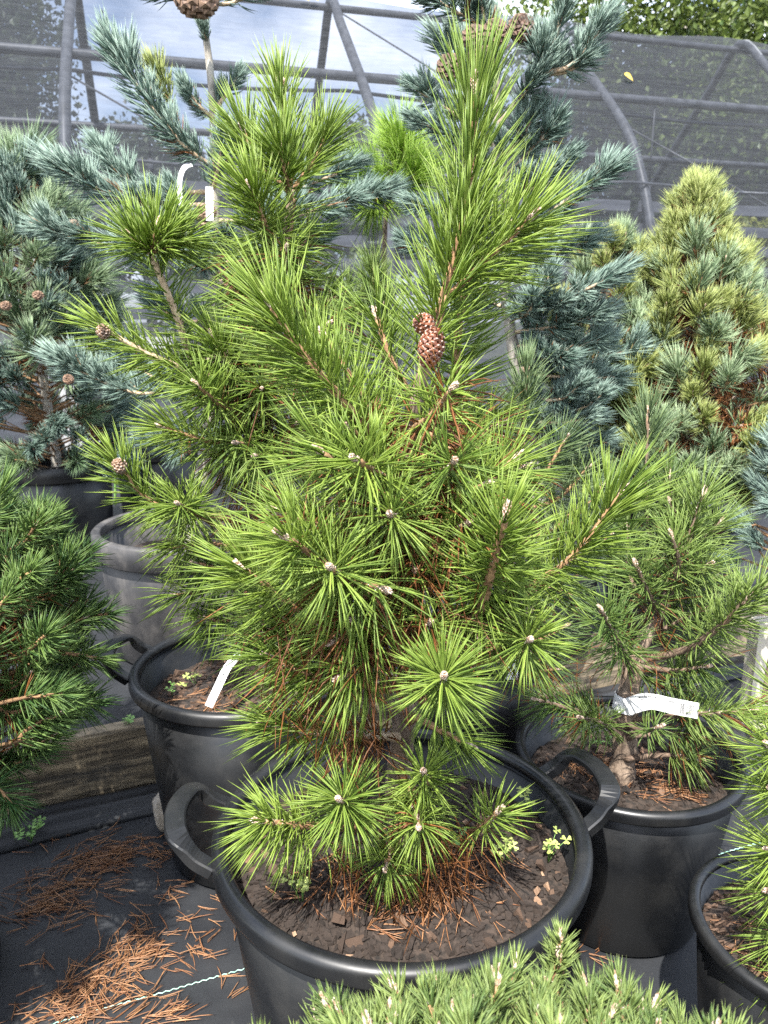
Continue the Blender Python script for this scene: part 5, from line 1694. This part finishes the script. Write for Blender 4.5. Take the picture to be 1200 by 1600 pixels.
# ------------------------------------------------------------------ tags
def strip(name, label, pts, side, width, cat="plant tag"):
    """a thin bent strip with thickness; returns the object and a function (u along, v across) -> point, normal"""
    pts = smooth_path(pts, 24)
    side = unit(np.asarray(side, float))
    tan = unit(np.gradient(pts, axis=0))
    sd_ = unit(side - tan * (tan @ side)[:, None])
    nr = np.cross(tan, sd_)
    mb = MB()
    th = 0.0004
    V = []
    for i in range(24):
        for (a, b) in ((-1, -1), (1, -1), (1, 1), (-1, 1)):
            V.append(pts[i] + sd_[i] * a * width / 2 + nr[i] * b * th)
    b0 = mb.verts(V)
    j = np.arange(4)
    for i in range(23):
        mb.quads(np.stack([b0 + i * 4 + j, b0 + i * 4 + (j + 1) % 4, b0 + (i + 1) * 4 + (j + 1) % 4, b0 + (i + 1) * 4 + j], 1))
    mb.ngon([b0 + 3, b0 + 2, b0 + 1, b0])
    mb.ngon([b0 + 92 + k for k in range(4)])
    root = thing(name, pts[0], label, cat, "white plant tags")
    o = mb.build("strip", M_TAG, root, smooth=False, origin=pts[0])

    def at(u, v):
        f = u * 23
        i = min(int(f), 22)
        fr = f - i
        p = pts[i] * (1 - fr) + pts[i + 1] * fr
        s_ = sd_[i] * (1 - fr) + sd_[i + 1] * fr
        n_ = nr[i]
        if n_ @ (np.array((0, 0, H)) - p) < 0:
            n_ = -n_
        return p + s_ * v * width / 2 + n_ * 0.0009

    return root, at, pts[0]


def ink(root, at, org, rects):
    mb = MB()
    for (u0, u1, v0, v1) in rects:
        n = max(2, int((u1 - u0) / 0.04) + 1)
        us = np.linspace(u0, u1, n)
        V = [at(u, v) for u in us for v in (v0, v1)]
        b = mb.verts(V)
        for i in range(n - 1):
            mb.quads([[b + 2 * i, b + 2 * i + 1, b + 2 * i + 3, b + 2 * i + 2]])
    mb.build("print", M_INK, root, smooth=False, origin=org)


def words(rng, u0, u1, v, h):
    out, u = [], u0
    while u < u1:
        w = rng.uniform(0.006, 0.014)
        out.append((u, min(u + w * 0.7, u1), v - h * rng.uniform(0.6, 1), v + h * rng.uniform(0.6, 1)))
        u += w
        if rng.uniform() < 0.18:
            u += 0.012
    return out


rg = np.random.default_rng(5)
# stake label in the left tub
r_, at, o_ = strip("stake_label", "long white stake label with a line of print standing in the left tub's soil",
                   [P(326, 1104, 1.52), P(342, 1070, 1.54), P(356, 1042, 1.57), P(378, 1018, 1.62)], P(340, 1070, 1.54) - P(330, 1066, 1.54), 0.0175)
ink(r_, at, o_, words(rg, 0.2, 0.55, 0.0, 0.3))
# barcode tag wrapped round the small pine's trunk
tcn = P(980, 1095, 1.46)
tz = Vector((0.0, 0.0, 1.0))
rt_ = 0.027
ringp = [tcn + rt_ * np.array((math.cos(a), math.sin(a), 0)) for a in np.radians((60, 110, 160, 205, 245))]
tailp = [P(1012, 1096, 1.395), P(1050, 1103, 1.375), P(1091, 1111, 1.355)]
strip("trunk_tag_loop", "white paper loop of the barcode tag round the small pine's trunk", ringp + [tcn + np.array((0.004, -rt_ - 0.002, 0))], (0.1, 0.0, 1), 0.034)
r_, at, o_ = strip("trunk_tag", "white paper tag with a barcode held round the small pine's trunk",
                   [tcn + np.array((-0.012, -rt_ - 0.001, 0.0))] + tailp, (0.12, -0.1, 1), 0.034)
bars, u = [], 0.78
while u < 0.95:
    w = rg.choice((0.0025, 0.004, 0.006))
    bars.append((u, u + w, -0.75, 0.62))
    u += w + rg.choice((0.003, 0.0045))
ink(r_, at, o_, bars + words(rg, 0.28, 0.5, 0.62, 0.09) + words(rg, 0.28, 0.36, 0.36, 0.06) + words(rg, 0.62, 0.72, 0.55, 0.13) + words(rg, 0.4, 0.6, 0.1, 0.05))
strip("loop_tag", "curled white loop tag hanging on the tall blue pine", [P(300, 258, 2.28), P(288, 262, 2.27), P(281, 280, 2.27), P(281, 305, 2.27), P(283, 322, 2.27)], (1, 0.2, 0), 0.013)
strip("hanging_tag", "narrow white tag hanging straight down the tall blue pine's trunk", [P(327, 292, 2.27), P(327, 310, 2.27), P(328, 345, 2.27)], (1, 0.1, 0), 0.02)
strip("pot_label", "white label poking up from the half hidden pot", [P(800, 1062, 1.66), P(801, 1045, 1.66), P(799, 1032, 1.66)], (1, 0.1, 0), 0.026)
strip("paper_scrap", "small white tag scrap caught among the central pine's needles", [P(566, 893, 0.93), P(575, 889, 0.93), P(581, 884, 0.935)], (0, 0.2, 1), 0.010)

# yellow leaves lying on the shade cloth
for (t, s, lab) in ((-0.33, 2.02, "yellow fallen leaf stuck on the cloth near the top edge"), (2.72, 1.22, "tiny yellow leaf stuck on the cloth above the right hoop")):
    i = int(np.argmin(np.abs(PROF_S[:41, 0] - s)))
    z = PROF_S[i][2]
    p = hp(t, s - 0.10, z + 0.10)
    root = thing("fallen_leaf", p, lab, "leaf")
    for dx in ((0, 0.09) if s > 2 else (0,)):
        leaf_mesh(p + (dx, 0, 0), (1, 0.2, -0.3), 0.12, 0.035, M_YELLOW, root, p, "blade", nrm=(0, -0.8, 0.6))

# wooden post and board at the right, behind the tagged pine
pp = G(1188, 1048, TERR)
pr = thing("wooden_post", pp, "short pale wooden post at the right edge behind the tagged pine", "post")
mb = MB()
mb.box((pp[0] - 0.035, pp[1] - 0.03, 0.0), (pp[0] + 0.055, pp[1] + 0.04, TERR + 0.17), 0)
mb.build("shaft", plain("pale_wood", (0.4, 0.36, 0.28), (0.52, 0.48, 0.4), 20, 0.8, 0.3, 0.004, stretch=(1, 1, 0.2)), pr, smooth=False, origin=pp)
